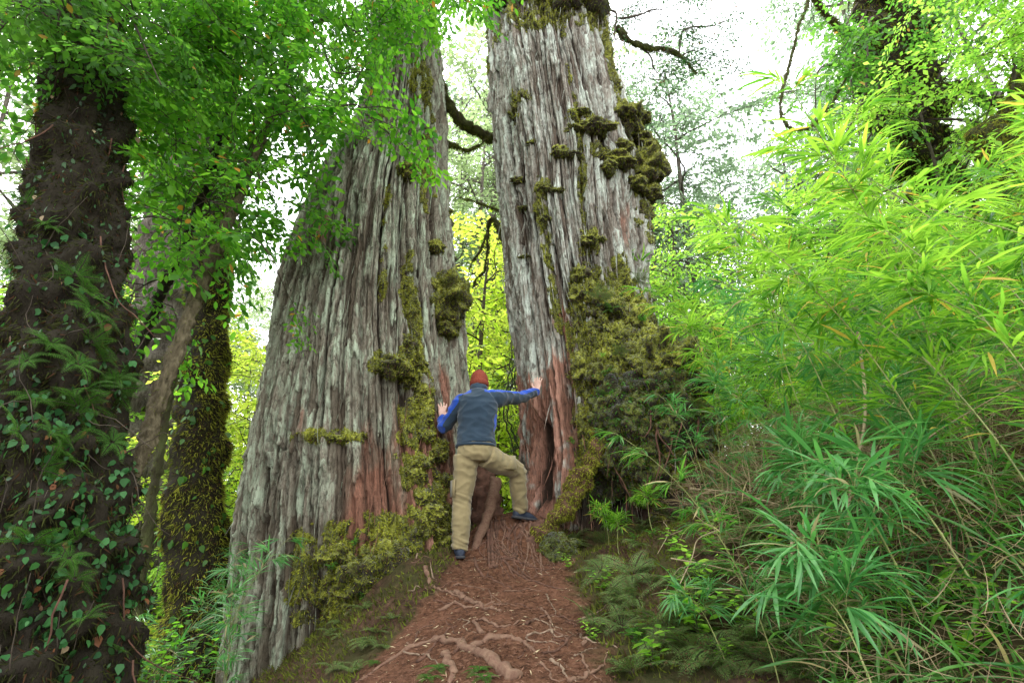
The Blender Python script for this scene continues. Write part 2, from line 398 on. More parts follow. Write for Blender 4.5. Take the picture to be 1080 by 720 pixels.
def ground_mat(name):
    m, nt, out = nodes(name)
    n1 = noise(nt, 2.2, 6); n2 = noise(nt, 26, 6, None, .7); n3 = noise(nt, 90, 5, None, .7)
    pc = ramp(nt, n2, [(.30, (.03, .013, .007)), (.5, (.12, .052, .028)), (.66, (.20, .10, .06)), (.8, (.34, .21, .13))])
    pc = mixc(nt, pc, (.22, .10, .062), ramp(nt, n1, [(.5, 0.0), (.68, .5)]))
    pc = mixc(nt, pc, (.42, .30, .2), ramp(nt, n3, [(.70, 0.0), (.78, .8)]))
    gc = ramp(nt, n2, [(.3, (.018, .010, .007)), (.52, (.07, .038, .023)), (.72, (.15, .085, .052))])
    gc = mixc(nt, gc, (.045, .05, .013), ramp(nt, n1, [(.42, 0.0), (.6, .8)]))
    a = nt.nodes.new('ShaderNodeAttribute'); a.attribute_name = 'trodden'
    principled(nt, out, mixc(nt, gc, pc, a.outputs['Fac']), .95, bump(nt, n3, 1, .02), .15); return m
M['ground'] = ground_mat('forest_soil')

# cloth, skin
def cloth(name, col, col2, sc=220, b=.25, rough=.9, attr=None):
    m, nt, out = nodes(name)
    n1 = noise(nt, 9, 4); n2 = noise(nt, sc, 3)
    c = ramp(nt, n1, [(.35, tuple(v*.82 for v in col)), (.65, col)])
    if attr:
        a = nt.nodes.new('ShaderNodeAttribute'); a.attribute_name = attr
        s = nt.nodes.new('ShaderNodeSeparateColor'); nt.links.new(a.outputs['Color'], s.inputs[0])
        c = mixc(nt, c, col2, ramp(nt, s.outputs[0], [(.45, 0.0), (.55, 1.0)]))
    principled(nt, out, c, rough, bump(nt, n2, b, .002), .15, .25); return m
M['jacket'] = cloth('fleece', (.022, .040, .062), (.012, .06, .36), attr='tone')
M['trousers'] = cloth('khaki_cotton', (.27, .215, .11), (0, 0, 0), 300, .15)
M['hat'] = plain('rust_knit', (.25, .07, .045), .95, .25, 60, .8, (1, 1, 3), .1, (.17, .03, .02), 160, .006)
M['skin'] = plain('skin', (.66, .42, .33), .55, .05, 12)
M['hair'] = plain('brown_hair', (.07, .035, .02), .7, .2, 60)
M['boot'] = plain('navy_boot', (.03, .04, .065), .6, .2, 30, .3)
M['sole'] = plain('rubber_sole', (.05, .05, .055), .8, .1, 20)
M['sock'] = plain('grey_sock', (.30, .30, .31), .9, .1, 40)
M['grip'] = plain('pale_boot_trim', (.35, .37, .42), .7, .1, 30)
M['white_eye'] = plain('eye_white', (.7, .7, .68), .3, .05, 10)
SUN_AZ, SUN_E, SKY_W = 305, 4.9, 43.0
# ------------------------------------------------------------------ terrain (camera at the origin, z up)
CTRL = np.array([
 (0,0,-1.25),(-2,0,-1.6),(2,0,-.95),(0,-4,-1.6),(4,0,-.4),(-5,0,-1.7),
 (-.75,2.6,-.70),(-.1,2.5,-.56),(.35,2.7,-.52),(-.1,3.6,-.40),(.35,3.7,-.38),(.2,4.4,-.22),(-.3,4.4,-.24),(-.45,4.95,-.12),(-.1,4.9,-.10),(.4,4.8,-.12),
 (-.55,5.15,-.05),(-.25,5.25,.02),(.1,5.3,.10),(-.2,5.75,.28),(.05,5.6,.30),(.3,5.6,.24),(0,6.1,.22),(0,7.2,-.5),(0,9,-1.1),
 (-.8,4.3,-.42),(-.75,3.5,-.62),(-1.1,3.9,-.75),(-1.3,3.2,-1.0),(-.9,4.9,-.12),(-2,4.3,-1.25),(-2.9,5.5,-1.4),(-3.5,3.5,-1.4),(-5,6,-1.5),(-3,9,-1.5),(-1.3,2.2,-1.15),
 (.75,4.6,-.04),(.72,3.7,-.28),(.95,3.0,-.38),(1.1,4.0,.0),(1.5,4.4,.22),(1.0,2.2,-.55),(1.7,2.3,-.28),(1.7,3.4,.12),(2.2,3.6,.28),(2.3,5.0,.65),(3.4,4.3,.9),(3,2.5,.25),(5,5,1.4),
 (.62,5.15,-.12),(.95,5.3,-.02),(1.5,5.5,.25),(2.4,6.5,.9),(4,8,1.2),(8,6,2.0),(9,15,1.2),(0,18,-1.6),(-9,14,-2),(-9,4,-1.8),(-16,20,-2),(0,40,-1),(25,30,1),(-30,30,-1),(0,90,3),(50,60,3),(-50,60,2),(50,0,2),(-50,0,-1),(0,-40,-1.5)], float)
def _rbf():
    d = np.linalg.norm(CTRL[:, None, :2]-CTRL[None, :, :2], axis=2)
    A = np.ones((len(CTRL)+1,)*2); A[-1, -1] = 0; A[:-1, :-1] = np.sqrt(d*d+.04)
    return np.linalg.solve(A, np.append(CTRL[:, 2], 0))
_W = _rbf()
def base_h(x, y):
    x = np.asarray(x, float); y = np.asarray(y, float); s = np.full(np.broadcast(x, y).shape, _W[-1])
    for (cx, cy, _), w in zip(CTRL, _W): s = s + w*np.sqrt((x-cx)**2+(y-cy)**2+.04)
    return s
def path_mask(x, y):
    """1 on the trodden soil, 0 off it"""
    cx = np.interp(y, [0, 2.4, 3.5, 4.5, 5.2, 6.2], [-.1, -.25, -.25, -.03, .0, .05])
    hw = np.interp(y, [0, 2.4, 3.5, 4.5, 5.2, 6.2], [.66, .66, .64, .50, .44, .3])
    n = .10*perlin(np.asarray(x)*4, np.asarray(y)*4, 3.3)+.06*perlin(np.asarray(x)*13, np.asarray(y)*13, 1.3)
    d = np.abs(x-cx)-hw+n
    return sstep(.06, -.06, d)*sstep(6.5, 6.2, y)
def height(x, y):
    h = base_h(x, y); p = path_mask(x, y); dist = np.sqrt(np.asarray(x)**2+np.asarray(y)**2)
    h = h + (1-p)*(.10*perlin(np.asarray(x)*1.7, np.asarray(y)*1.7, .5)+.06*np.abs(perlin(np.asarray(x)*5, np.asarray(y)*5, 2.5))+.03*perlin(np.asarray(x)*14, np.asarray(y)*14, 4.5))
    h = h + p*(.03*perlin(np.asarray(x)*3, np.asarray(y)*3, .5)+.018*perlin(np.asarray(x)*11, np.asarray(y)*11, 6.5)+.008*perlin(np.asarray(x)*40, np.asarray(y)*40, 8.5))
    return h + sstep(10, 30, dist)*1.2*perlin(np.asarray(x)*.12, np.asarray(y)*.12, .7)
def gz(x, y): return float(height(np.array([x], float), np.array([y], float))[0])
def ground_hit(px, py):
    d = ray(px, py); t = np.linspace(1.0, 12, 700); P = d[None]*t[:, None]
    k = np.nonzero(P[:, 2] < height(P[:, 0], P[:, 1]))[0]
    return P[k[0]] if len(k) else P[-1]

def build_ground():
    n = 760
    def axis(lo, hi, c, s):
        a, b = math.asinh((lo-c)/s), math.asinh((hi-c)/s); return c+s*np.sinh(np.linspace(a, b, n))
    X, Y = np.meshgrid(axis(-70, 70, .2, 1.3), axis(-25, 110, 4.2, 1.5))
    Z = height(X, Y)
    V = np.stack([X, Y, Z], -1).reshape(-1, 3)
    i = (np.arange(n-1)[:, None]*n+np.arange(n-1)[None]).ravel()
    F = np.stack([i, i+1, i+n+1, i+n], -1)
    PMV = np.repeat(path_mask(V[:, 0], V[:, 1])[:, None], 3, 1)
    cx, cy = V[F, 0].mean(1), V[F, 1].mean(1)
    pm = path_mask(cx, cy) > .5
    for nm, sel in (('ground', ~pm), ('path', pm)):
        f = F[sel]; u, inv = np.unique(f, return_inverse=True)
        o = link(nm, mesh_np(nm, V[u], inv.reshape(-1, 4), True, {'trodden': PMV[u]}), M['ground']); o['kind'] = 'structure'
    T = np.vstack([F[:, [0, 1, 2]], F[:, [0, 2, 3]]])
    return V, T
GV, GF = build_ground()

# ------------------------------------------------------------------ giant trunks
class Giant:
    """trunk with plank-like fissured bark; prof rows: z, cx, cy, r"""
    def __init__(s, prof, seed, lobes, features, red, moss, nth=900, nz=760, zfine=(-1.6, 8.6), ztop=15):
        s.prof = np.array(prof, float); s.seed = seed; s.lobes = lobes; s.features = features; s.red = red; s.mossf = moss
        zz = np.concatenate([np.linspace(zfine[0], zfine[1], nz), np.linspace(zfine[1], ztop, 60)[1:]])
        th = np.linspace(0, 2*math.pi, nth, endpoint=False)
        s.TH, s.Z = np.meshgrid(th, zz); s.nth, s.nz = nth, len(zz)
        s.build()
    def centre(s, z): p = s.prof; return np.interp(z, p[:, 0], p[:, 1]), np.interp(z, p[:, 0], p[:, 2])
    def r0(s, th, z):
        r = np.interp(z, s.prof[:, 0], s.prof[:, 3])
        return r + s.lobes(th, z)
    def build(s):
        th, z = s.TH, s.Z; r = s.r0(th, z)
        ct, st = np.cos(th), np.sin(th); Rm = 1.0; sd = s.seed
        X, Y = ct*Rm, st*Rm
        r = r + .055*perlin(X*2.2+sd, Y*2.2, z*.35) + .05*perlin(X*5+sd, Y*5, z*.7)
        # flutes: long vertical ridges
        fl = np.abs(perlin(X*7+sd+.15*z, Y*7, z*.45)); r = r + .075*(fl-.25)
        hh = 0; first = None; crev = 0
        warp = .04*perlin(X*3, Y*3, z*.9+sd)+.012*perlin(X*9, Y*9, z*3+sd)+.008*perlin(X*25, Y*25, z*9+sd)+.03*z*.6
        for k, (w, L, amp) in enumerate(((.15, 1.5, .050), (.058, .62, .036), (.026, .26, .018))):
            N = int(2*math.pi*Rm/w); u = (th*Rm+warp)/(2*math.pi*Rm)*N
            ci = np.floor(u); fu = u-ci; ci = np.mod(ci, N)
            zo = z/L*(.7+.6*hsh(ci, k+9, sd)) + 10*hsh(ci, k, sd) + .35*perlin(X*34, Y*34, z*3+k)
            cj = np.floor(zo); fz = zo-cj
            h = hsh(ci, cj, sd+k)
            edge = 1-np.abs(2*fu-1)**3
            endf = sstep(0, .06, fz)
            hh = hh + amp*((h-.4)*1.2*endf + .5*(1-fz)*h + .9*edge)
            crev = crev + (1-edge)*(.6, .8, .45)[k]*(.4+h)
            if k == 1: first = h
        deep = sstep(.12, .02, np.abs(perlin(X*4+sd+3, Y*4, z*.33)))*sstep(-.1, .3, perlin(X*2, Y*2, z*.5+sd))
        hh = hh - .10*deep
        fib = .010*perlin(X*40, Y*40, z*9)+.008*perlin(X*75, Y*75, z*26)+.012*np.abs(perlin(X*22+z, Y*22, z*6))
        r = r + hh + fib
        dr, red, mossm = s.features(s, th, z)
        r = r + dr
        cx, cy = s.centre(z)
        rz_ = np.clip(red, 0, 1); r = r + rz_*(.05*(np.abs(perlin(X*11+z*1.3, Y*11, z*1.3+sd))-.25)+.025*(np.abs(perlin(X*24+z*2, Y*24, z*2.5+sd))-.25)); s.rr = r
        s.P = np.stack([cx+ct*r, cy+st*r, z], -1)
        rel = np.clip((hh-hh.mean())/.16*.5+.5 - .36*crev + .16, 0, 1)
        rel = rel*np.clip(1+dr/.16, .0, 1)  # carved hollows get low relief, painting their shade dark
        s.attr = np.stack([first*.75+.25*np.clip(rel, 0, 1), rel, np.clip(red, 0, 1)], -1).reshape(-1, 3)
        s.moss_mask = mossm
        n, m = s.nz, s.nth
        i = np.arange(n-1)[:, None]*m; j = np.arange(m)[None]; j2 = (j+1) % m
        s.F = np.stack([i+j, i+j2, i+m+j2, i+m+j], -1).reshape(-1, 4)
    def ray_hit(s, px, py):
        d = ray(px, py); t = np.linspace(1.5, 14, 3000); P = d[None]*t[:, None]
        cx, cy = s.centre(P[:, 2]); dx, dy = P[:, 0]-cx, P[:, 1]-cy
        rr = s.sample_r(np.arctan2(dy, dx), P[:, 2])
        k = np.nonzero(np.hypot(dx, dy) < rr)[0]
        if len(k) == 0: # nearest approach
            k = [np.argmin(np.hypot(dx, dy)-rr)]
        p = P[k[0]]; cx, cy = s.centre(p[2]); nrm = np.array([p[0]-cx, p[1]-cy, 0]); return p, nrm/np.linalg.norm(nrm)
    def sample_r(s, th, z):
        j = (np.mod(th, 2*math.pi)/(2*math.pi)*s.nth).astype(int) % s.nth
        zz = s.Z[:, 0]; i = np.clip(np.searchsorted(zz, z), 0, s.nz-1); return s.rr[i, j]
    def thz(s, px, py):
        """angle and height under a picture point (smooth cylinder)"""
        d = ray(px, py); t = np.linspace(1.5, 14, 2500); P = d[None]*t[:, None]
        cx, cy = s.centre(P[:, 2]); dx, dy = P[:, 0]-cx, P[:, 1]-cy; a = np.arctan2(dy, dx)
        g = np.hypot(dx, dy)-s.r0(a, P[:, 2]); k = np.nonzero(g < 0)[0]; k = k[0] if len(k) else np.argmin(g)
        return a[k], P[k, 2]
    def spot(s, th, z, px, py, wpx, hpx, pw=2):
        a, z0 = s.thz(px, py); R0 = 1.0
        p = at(px, py, 1); sc = depth(np.array([s.centre(z0)[0], s.centre(z0)[1]-1.0, z0]))/FPX
        da = np.angle(np.exp(1j*(th-a)))*R0
        return np.exp(-((np.abs(da)/(wpx*sc))**pw + (np.abs(z-z0)/(hpx*sc))**pw))
    def moss_mesh(s, thr=.15, thick=.06):
        m = s.moss_mask; X, Y, z = s.P[..., 0], s.P[..., 1], s.P[..., 2]
        lump = .6+.9*np.abs(perlin(X*9, Y*9, z*9))+.5*np.abs(perlin(X*24, Y*24, z*24))+.35*perlin(X*60, Y*60, z*60)
        k = m > thr
        out = np.where(k, .006+thick*sstep(thr, 1, m)*lump, -.02)
        nx, ny = np.cos(s.TH), np.sin(s.TH)
        P = s.P + np.stack([nx*out, ny*out, -out*.35], -1)
        V = P.reshape(-1, 3); kf = k.ravel()[s.F].any(1); f = s.F[kf]
        u, inv = np.unique(f, return_inverse=True)
        return V[u], inv.reshape(-1, 4)

FRONT = -math.pi/2
# ---- left giant
def lobes_l(th, z):
    d = lambda a, w: np.exp(-(np.angle(np.exp(1j*(th-a)))/w)**2)
    r = .10*sstep(.6, -1.4, z)*(.3*d(FRONT-.9, .35)+d(FRONT+.1, .4)+d(FRONT+1.0, .4))      # root flare
    r = r + .05*d(math.pi+.25, .40)*sstep(5.2, 4.4, z)*sstep(1.5, 3.5, z)                      # grey side slab that ends high up
    r = r - .13*d(FRONT+1.12, .20)*sstep(-.6, .2, z)*sstep(4.2, 2.6, z)                   # recessed panel on the right
    return r
def feat_l(s, th, z):
    S = lambda *a: s.spot(th, z, *a)
    X, Y = np.cos(th), np.sin(th)
    nz = perlin(X*6, Y*6, z*2.5)*1.0; nf = perlin(X*16, Y*16, z*9)
    dr = -.16*S(424, 425, 8, 32, 2) - .14*S(336, 655, 9, 60) - .08*S(405, 410, 5, 30) - .10*S(345, 690, 12, 60)
    dr = dr + .05*S(400, 400, 50, 40)+.10*S(395, 540, 40, 50)
    red = .9*S(440, 500, 40, 110)+.9*S(462, 430, 14, 120)+.9*S(347, 252, 9, 36, 4)+.5*S(490, 470, 30, 120)+.5*S(330, 440, 8, 80)+.6*S(410, 540, 60, 90)+.3*sstep(1.2, -.3, z+.8*nz)+.35*S(480, 380, 16, 80)
    m = .95*S(436, 440, 15, 95)+.95*S(452, 550, 24, 60)+.9*S(414, 388, 20, 12)+.55*S(352, 463, 26, 8)+.5*S(385, 575, 40, 30)+.3*S(340, 600, 30, 30)
    m = m + .8*S(468, 250, 7, 120)+.55*S(445, 170, 14, 70)+.6*S(440, 90, 22, 40)+.7*S(430, 330, 10, 60)+.5*S(400, 130, 14, 8)+.75*S(375, 630, 40, 40)+.35*S(405, 250, 5, 110)
    m = m*(.55+1.3*nz+1.3*nf)
    return dr, red + .45*nz*sstep(.1, .6, red), m
def prof_rows(rows, Y, slim, tail):
    out = []
    for py, l, r_ in rows:
        a, b = ray(l, py), ray(r_, py); aL, aR = math.atan2(a[0], a[1]), math.atan2(b[0], b[1]); c = (aL+aR)/2; m = ray((l+r_)/2, py)
        out.append((Y*m[2]/m[1], Y*math.tan(c), Y, Y/math.cos(c)*math.sin((aR-aL)/2)-slim))
    return sorted(out)+tail
GL = Giant(prof_rows([(720,240,525),(640,247,520),(560,256,514),(500,265,507),(430,278,494),(380,288,484),(330,299,480),(270,317,473),(230,331,468),(180,354,464),(140,378,462),(100,390,461),(50,396,457),(0,402,452)], 6.2, .06,
           [(11,-1.45,6.2,.42),(15,-1.4,6.3,.32)]), 11.0, lobes_l, feat_l, None, None)
print(GL.prof)
# ---- right giant
def lobes_r(th, z):
    d = lambda a, w: np.exp(-(np.angle(np.exp(1j*(th-a)))/w)**2)
    r = .14*sstep(1.0, -.1, z)*(d(FRONT-1.0, .5)+d(FRONT-.35, .25))
    r = r + .55*sstep(2.9, 1.1, z)*d(FRONT+.55, .42)*sstep(-.6, .8, z)      # buttress under the moss
    r = r + .35*sstep(1.8, .2, z)*d(FRONT+1.35, .40)
    r = r + .10*d(FRONT+1.1, .25)*sstep(5.0, 4.6, z)*sstep(3, 3.6, z)
    return r
def feat_r(s, th, z):
    S = lambda *a: s.spot(th, z, *a)
    X, Y = np.cos(th), np.sin(th)
    nz = perlin(X*6, Y*6, z*2.5); nf = perlin(X*16, Y*16, z*9)
    dr = -.30*S(585, 488, 11, 42, 3) - .14*S(579, 455, 7, 12) + .07*S(572, 515, 9, 45) - .10*S(600, 420, 5, 60) - .16*S(611, 470, 5, 70) - .10*S(563, 440, 4, 90) + .05*S(592, 400, 7, 60) + .06*S(574, 430, 6, 60)
    dr = dr - .45*S(655, 540, 42, 50, 3) + .04*S(566, 470, 8, 60)
    red = 1.2*S(585, 470, 45, 110, 3)+1.1*S(560, 440, 18, 110, 3)+.9*S(600, 350, 26, 60)+.8*S(650, 240, 22, 70)+.6*S(560, 370, 10, 70)+.5*S(645, 300, 20, 40)+.4*S(665, 210, 20, 60)
    red = red + .5*sstep(.15, .4, nz)*sstep(3.2, 1.5, z) + .85*sstep(2.2, 1.5, z+.5*nz)*(.7+1.2*nf)
    m = 1.1*S(632, 330, 24, 42)+1.2*S(665, 350, 45, 55)+1.2*S(700, 400, 60, 90)+1.1*S(650, 430, 30, 55)+1.1*S(640, 470, 30, 45)+.5*S(618, 372, 14, 70)+1.0*S(740, 430, 60, 120)
    m = m + .7*S(548, 120, 10, 20)+.8*S(580, 12, 70, 26)+.75*S(612, 130, 20, 6)+.7*S(622, 140, 14, 6)+.6*S(590, 166, 10, 7)+.6*S(577, 200, 9, 9)+.55*S(575, 232, 8, 40)+.7*S(622, 255, 14, 12)+.7*S(630, 165, 14, 10)
    m = m + .9*S(685, 200, 16, 60)+.7*S(524, 60, 8, 60)+.5*S(612, 175, 5, 150)+.6*S(640, 80, 14, 60)+.45*S(585, 300, 6, 60)+.5*S(558, 110, 10, 8)
    m = m*(.62+1.2*nz+1.2*nf)*sstep(-.25, -.05, -S(655, 540, 42, 50, 3)+.35)
    return dr, red*(.75+.8*nz), m
GR = Giant(prof_rows([(620,552,725),(540,557,722),(500,558,718),(440,556,705),(380,551,692),(300,541,676),(250,535,667),(200,530,670),(150,525,661),(100,522,649),(60,520,640),(0,519,632)], 6.45, .06,
           [(11,.6,6.7,.75),(15,.6,6.9,.5)]), 23.0, lobes_r, feat_r, None, None)
print(GR.prof)
def giant_thing(G, name, label, bark, loc):
    t = thing(name, label, 'tree', loc)
    part('trunk', G.P.reshape(-1, 3), G.F, bark, t, False, {'bark': G.attr})
    # loose fibres and slivers of bark standing off the trunk
    tri = np.vstack([G.F[:, [0, 1, 2]], G.F[:, [0, 2, 3]]]); V = G.P.reshape(-1, 3); c = V[tri[:, 0]]
    tri = tri[(c[:, 2] < 9) & (c[:, 1] < 6.9)]
    P, N, k = mesh_samples(V, tri, 7000); N[:, 2] *= .2; n = len(P)
    D = np.stack([R.normal(0, .10, n), R.normal(0, .10, n), np.where(R.random(n) < .6, -1., 1.)], 1)+N*R.uniform(.0, .16, (n, 1))
    LV, LF = place(T_LANCE_STR, P+N*.006, D, N+rnd(n, .5), R.uniform(.05, .38, n), R.uniform(.3, .3))
    at_ = np.repeat(np.stack([R.uniform(.2, 1, n), R.uniform(.4, .9, n), G.attr[tri[k][:, 0], 2]], 1), len(T_LANCE_STR[0]), 0)
    part('bark_fibres', LV, LF, bark, t, False, {'bark': at_})
    return t
TL = giant_thing(GL, 'giant_conifer', 'massive old conifer with grey-green fissured bark and moss ridge, left of the person', M['bark_l'], (-1.5, 6.15, -1.2))
TR = giant_thing(GR, 'giant_conifer', 'massive old conifer with silvery bark and hollow red base, right of the person', M['bark_r'], (1.0, 6.35, -.2))

def add_moss(G, t, extra, n_tuft, L=.03):
    mv, mf = G.moss_mesh()
    tri = np.vstack([mf[:, [0, 1, 2]], mf[:, [0, 2, 3]]])
    B = MB(); B.add(mv, tri)
    for e in extra: B.add(*e)
    V, F = B.get()
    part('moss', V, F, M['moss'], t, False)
    P, N, _ = mesh_samples(V, F, n_tuft)
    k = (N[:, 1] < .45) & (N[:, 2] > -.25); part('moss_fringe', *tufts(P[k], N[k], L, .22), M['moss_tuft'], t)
    k = (N[:, 1] < .45) & (N[:, 2] <= -.25); part('underside_fringe', *tufts(P[k], N[k], L*1.3, .12, 1.0), M['moss_tuft_dark'], t)  # darker strands carry the painted shade of the undersides
def burl(G, px, py, rpx, seed, el=(1, 1, .8), push=.35, amp=.3):
    p, n = G.ray_hit(px, py); r = rpx*depth(p)/FPX
    return ico_blob(p + n*r*push, np.array(el)*r, 5 if rpx > 20 else 4, amp*1.5, 3.2, None, seed, .22)
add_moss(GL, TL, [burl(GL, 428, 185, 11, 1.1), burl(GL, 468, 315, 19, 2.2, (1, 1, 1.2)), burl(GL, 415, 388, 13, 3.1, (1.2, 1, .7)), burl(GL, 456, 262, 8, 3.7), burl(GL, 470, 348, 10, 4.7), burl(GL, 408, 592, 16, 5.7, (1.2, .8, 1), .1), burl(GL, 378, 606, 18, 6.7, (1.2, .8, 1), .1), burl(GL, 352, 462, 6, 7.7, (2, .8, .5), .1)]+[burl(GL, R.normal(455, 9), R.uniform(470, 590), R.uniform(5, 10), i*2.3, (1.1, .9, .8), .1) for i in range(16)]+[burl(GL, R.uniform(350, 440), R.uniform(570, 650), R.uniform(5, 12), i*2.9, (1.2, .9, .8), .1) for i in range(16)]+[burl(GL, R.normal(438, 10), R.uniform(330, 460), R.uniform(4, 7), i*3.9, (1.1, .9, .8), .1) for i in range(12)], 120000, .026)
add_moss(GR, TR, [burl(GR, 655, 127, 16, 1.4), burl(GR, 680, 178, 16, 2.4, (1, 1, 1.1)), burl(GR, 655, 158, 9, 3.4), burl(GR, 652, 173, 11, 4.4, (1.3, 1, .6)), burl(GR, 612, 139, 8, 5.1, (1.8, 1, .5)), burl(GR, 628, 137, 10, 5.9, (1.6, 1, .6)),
                  burl(GR, 590, 163, 7, 6.1), burl(GR, 668, 195, 9, 7.3), burl(GR, 682, 205, 10, 8.9), burl(GR, 684, 158, 8, 9.9), burl(GR, 640, 178, 8, 10.3), burl(GR, 672, 148, 9, 11.3), burl(GR, 676, 125, 7, 12.5),
                  burl(GR, 640, 325, 15, 13.1, (1.1, 1, .8), .1), burl(GR, 700, 385, 30, 15.3, (1, .9, 1), .0), 
                  burl(GR, 620, 255, 7, 19.3), burl(GR, 575, 232, 5, 20.3), burl(GR, 612, 292, 9, 21.3), burl(GR, 577, 200, 5, 22.3)]
                 +[burl(GR, 612+R.random()*(8+(py_-270)*.95), py_, R.uniform(5, 12), py_*1.3, (1, .8, 1.1), .0, .35) for py_ in 285+140*np.sqrt(R.uniform(0, 1, 54))]
                 +[burl(GR, R.uniform(536, 680), R.uniform(90, 290), R.uniform(2.5, 5), i*1.9, (1.5, .9, .5), .1, .35) for i in range(11)], 200000, .026)
# the lower part of the mound: darker cushions and hanging roots
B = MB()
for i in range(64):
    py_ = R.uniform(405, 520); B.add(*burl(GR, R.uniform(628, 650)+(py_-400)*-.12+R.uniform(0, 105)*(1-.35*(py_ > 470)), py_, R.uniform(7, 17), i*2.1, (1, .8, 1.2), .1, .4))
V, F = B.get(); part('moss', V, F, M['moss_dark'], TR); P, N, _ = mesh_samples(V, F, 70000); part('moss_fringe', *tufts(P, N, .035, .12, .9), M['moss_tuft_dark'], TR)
k = N[:, 1] < .3; P, N = P[k][:4500], N[k][:4500]
part('leaves', *place(T_BROAD, P+N*.015, N*.3+rnd(len(P), .6)+[0, -.2, -.5], N+rnd(len(P), .4), R.uniform(.018, .045, len(P))), M['leaf_mid'], TR)
for i in range(26):
    p, n = GR.ray_hit(R.uniform(636, 730), R.uniform(430, 510)); b = branch_path(p+n*.12, [R.normal(0, .2), -.1, -1], R.uniform(.25, .7), .12, 0, 14)
    part('root', *tube(b, np.linspace(R.uniform(.005, .012), .002, 14), 6, .3, 20), M['root_dark'], TR, True)
# dark crust of epiphytes at the top of the right trunk
B = MB()
for i in range(16):
    p, n = GR.ray_hit(R.uniform(528, 632), R.uniform(-30, 16)); B.add(*ico_blob(p+n*.02, np.array([1, 1, .7])*R.uniform(.12, .2), 3, .3, 2.5, None, i*3.3, .15))
V, F = B.get(); part('epiphyte_crust', V, F, M['moss_dark'], TR, True)
P, N, _ = mesh_samples(V, F, 9000); part('crust_fringe', *tufts(P, N, .07, .07, 1.0), M['moss_tuft_dark'], TR)

lerp_ = lambda a, b, t: a*(1-t)+b*t
# ---- exposed roots: each one a part of the tree it belongs to
def ground_root(pix, r, tree, mat, lift=.3, seed=0.0, n=40):
    C = np.array([ground_hit(*p) for p in pix]); Q = smooth_path(C, n)
    t = np.linspace(0, 1, n); rad = np.interp(t, [0, .15, 1], [r, r*.9, r*.35])
    Q[:, 2] = height(Q[:, 0], Q[:, 1]) + rad*lift
    Q += .012*np.stack([perlin(t*9, seed, 0), perlin(t*9, seed, 5), .6*perlin(t*12, seed, 9)], 1)
    V, F = tube(Q, rad*(1+.25*perlin(t*16, seed, 2)), 12, .5, 22, True, .8, seed); part('root', V, F, M[mat], tree, True)
def free_root(P3, r, tree, mat, seed=0.0, n=36, name='root', noise_=.3, taper=.4, label=None):
    Q = smooth_path(np.array(P3), n); t = np.linspace(0, 1, n)
    V, F = tube(Q, r*(1-(1-taper)*t), 14, noise_, 9, True, 1, seed); return part(name, V, F, M[mat], tree, True, None, label), V, F
ground_root([(545,716),(520,700),(497,686),(470,678),(440,682),(405,700),(370,725)], .032, TR, 'root', .15, 1)
ground_root([(497,684),(512,676),(535,672),(552,678),(566,690)], .022, TR, 'root', .15, 2)
ground_root([(480,624),(492,632),(508,640),(528,645)], .024, TL, 'root', .15, 3)
ground_root([(462,645),(480,636),(500,640),(522,634)], .016, TL, 'root', .15, 4)
ground_root([(448,600),(456,618),(478,628),(500,634)], .016, TL, 'root', .4, 5)
ground_root([(508,668),(500,655),(512,655),(530,662),(548,655)], .014, TL, 'root', .4, 6)
ground_root([(520,585),(545,605),(575,618),(605,622)], .012, TR, 'root_dark', .4, 7)
ground_root([(500,590),(508,606),(524,614),(540,622)], .012, TR, 'root_dark', .4, 8)
ground_root([(530,590),(560,598),(600,600)], .012, TR, 'root_dark', .4, 9)
ground_root([(600,720),(618,712),(632,705),(640,690)], .012, TR, 'root', .4, 10)
ground_root([(440,700),(450,690),(470,668),(482,660)], .010, TL, 'root_dark', .4, 11)
ground_root([(555,660),(575,650),(600,655),(625,648)], .010, TR, 'root_dark', .4, 12)
ground_root([(470,690),(478,704),(474,722)], .022, TR, 'root', .15, 13)
for i in range(44):
    x0, y0 = R.uniform(415, 610), R.uniform(590, 712); a = R.normal(.2, .6); l = R.uniform(14, 55)
    pts = [(x0+math.cos(a)*l*k+R.normal(0, 3), y0+math.sin(a)*l*k*.6+R.normal(0, 2)) for k in (0, .33, .66, 1)]
    ground_root(pts, R.uniform(.004, .009), (TL, TR)[i % 2], ('root', 'root_dark', 'root_pale')[i % 3], .5, i+20, 18)
# roots tangled on the step between the trunks
free_root([at(524,508,5.75)+[0,0,.02], at(517,536,5.55), at(508,560,5.38), at(496,590,5.18)+[0,0,.0], at(488,602,5.1)-[0,0,.04]], .060, TR, 'root', 3.3, 40, label='thick smooth reddish root slanting down the step')
for i in range(40):
    x0 = R.uniform(503, 578); x1 = x0+R.normal(6, 12); x2 = x1+R.normal(10, 14); y2 = R.uniform(588, 612)
    ground_root([(x0, R.uniform(544, 556)), (lerp_(x0, x1, .5)+R.normal(0, 3), R.uniform(560, 568)), (x1, R.uniform(574, 582)), (x2, y2)], R.uniform(.005, .017), TR, ('root_dark', 'root', 'root_dark')[i % 3], .35, i*1.7+40, 26)
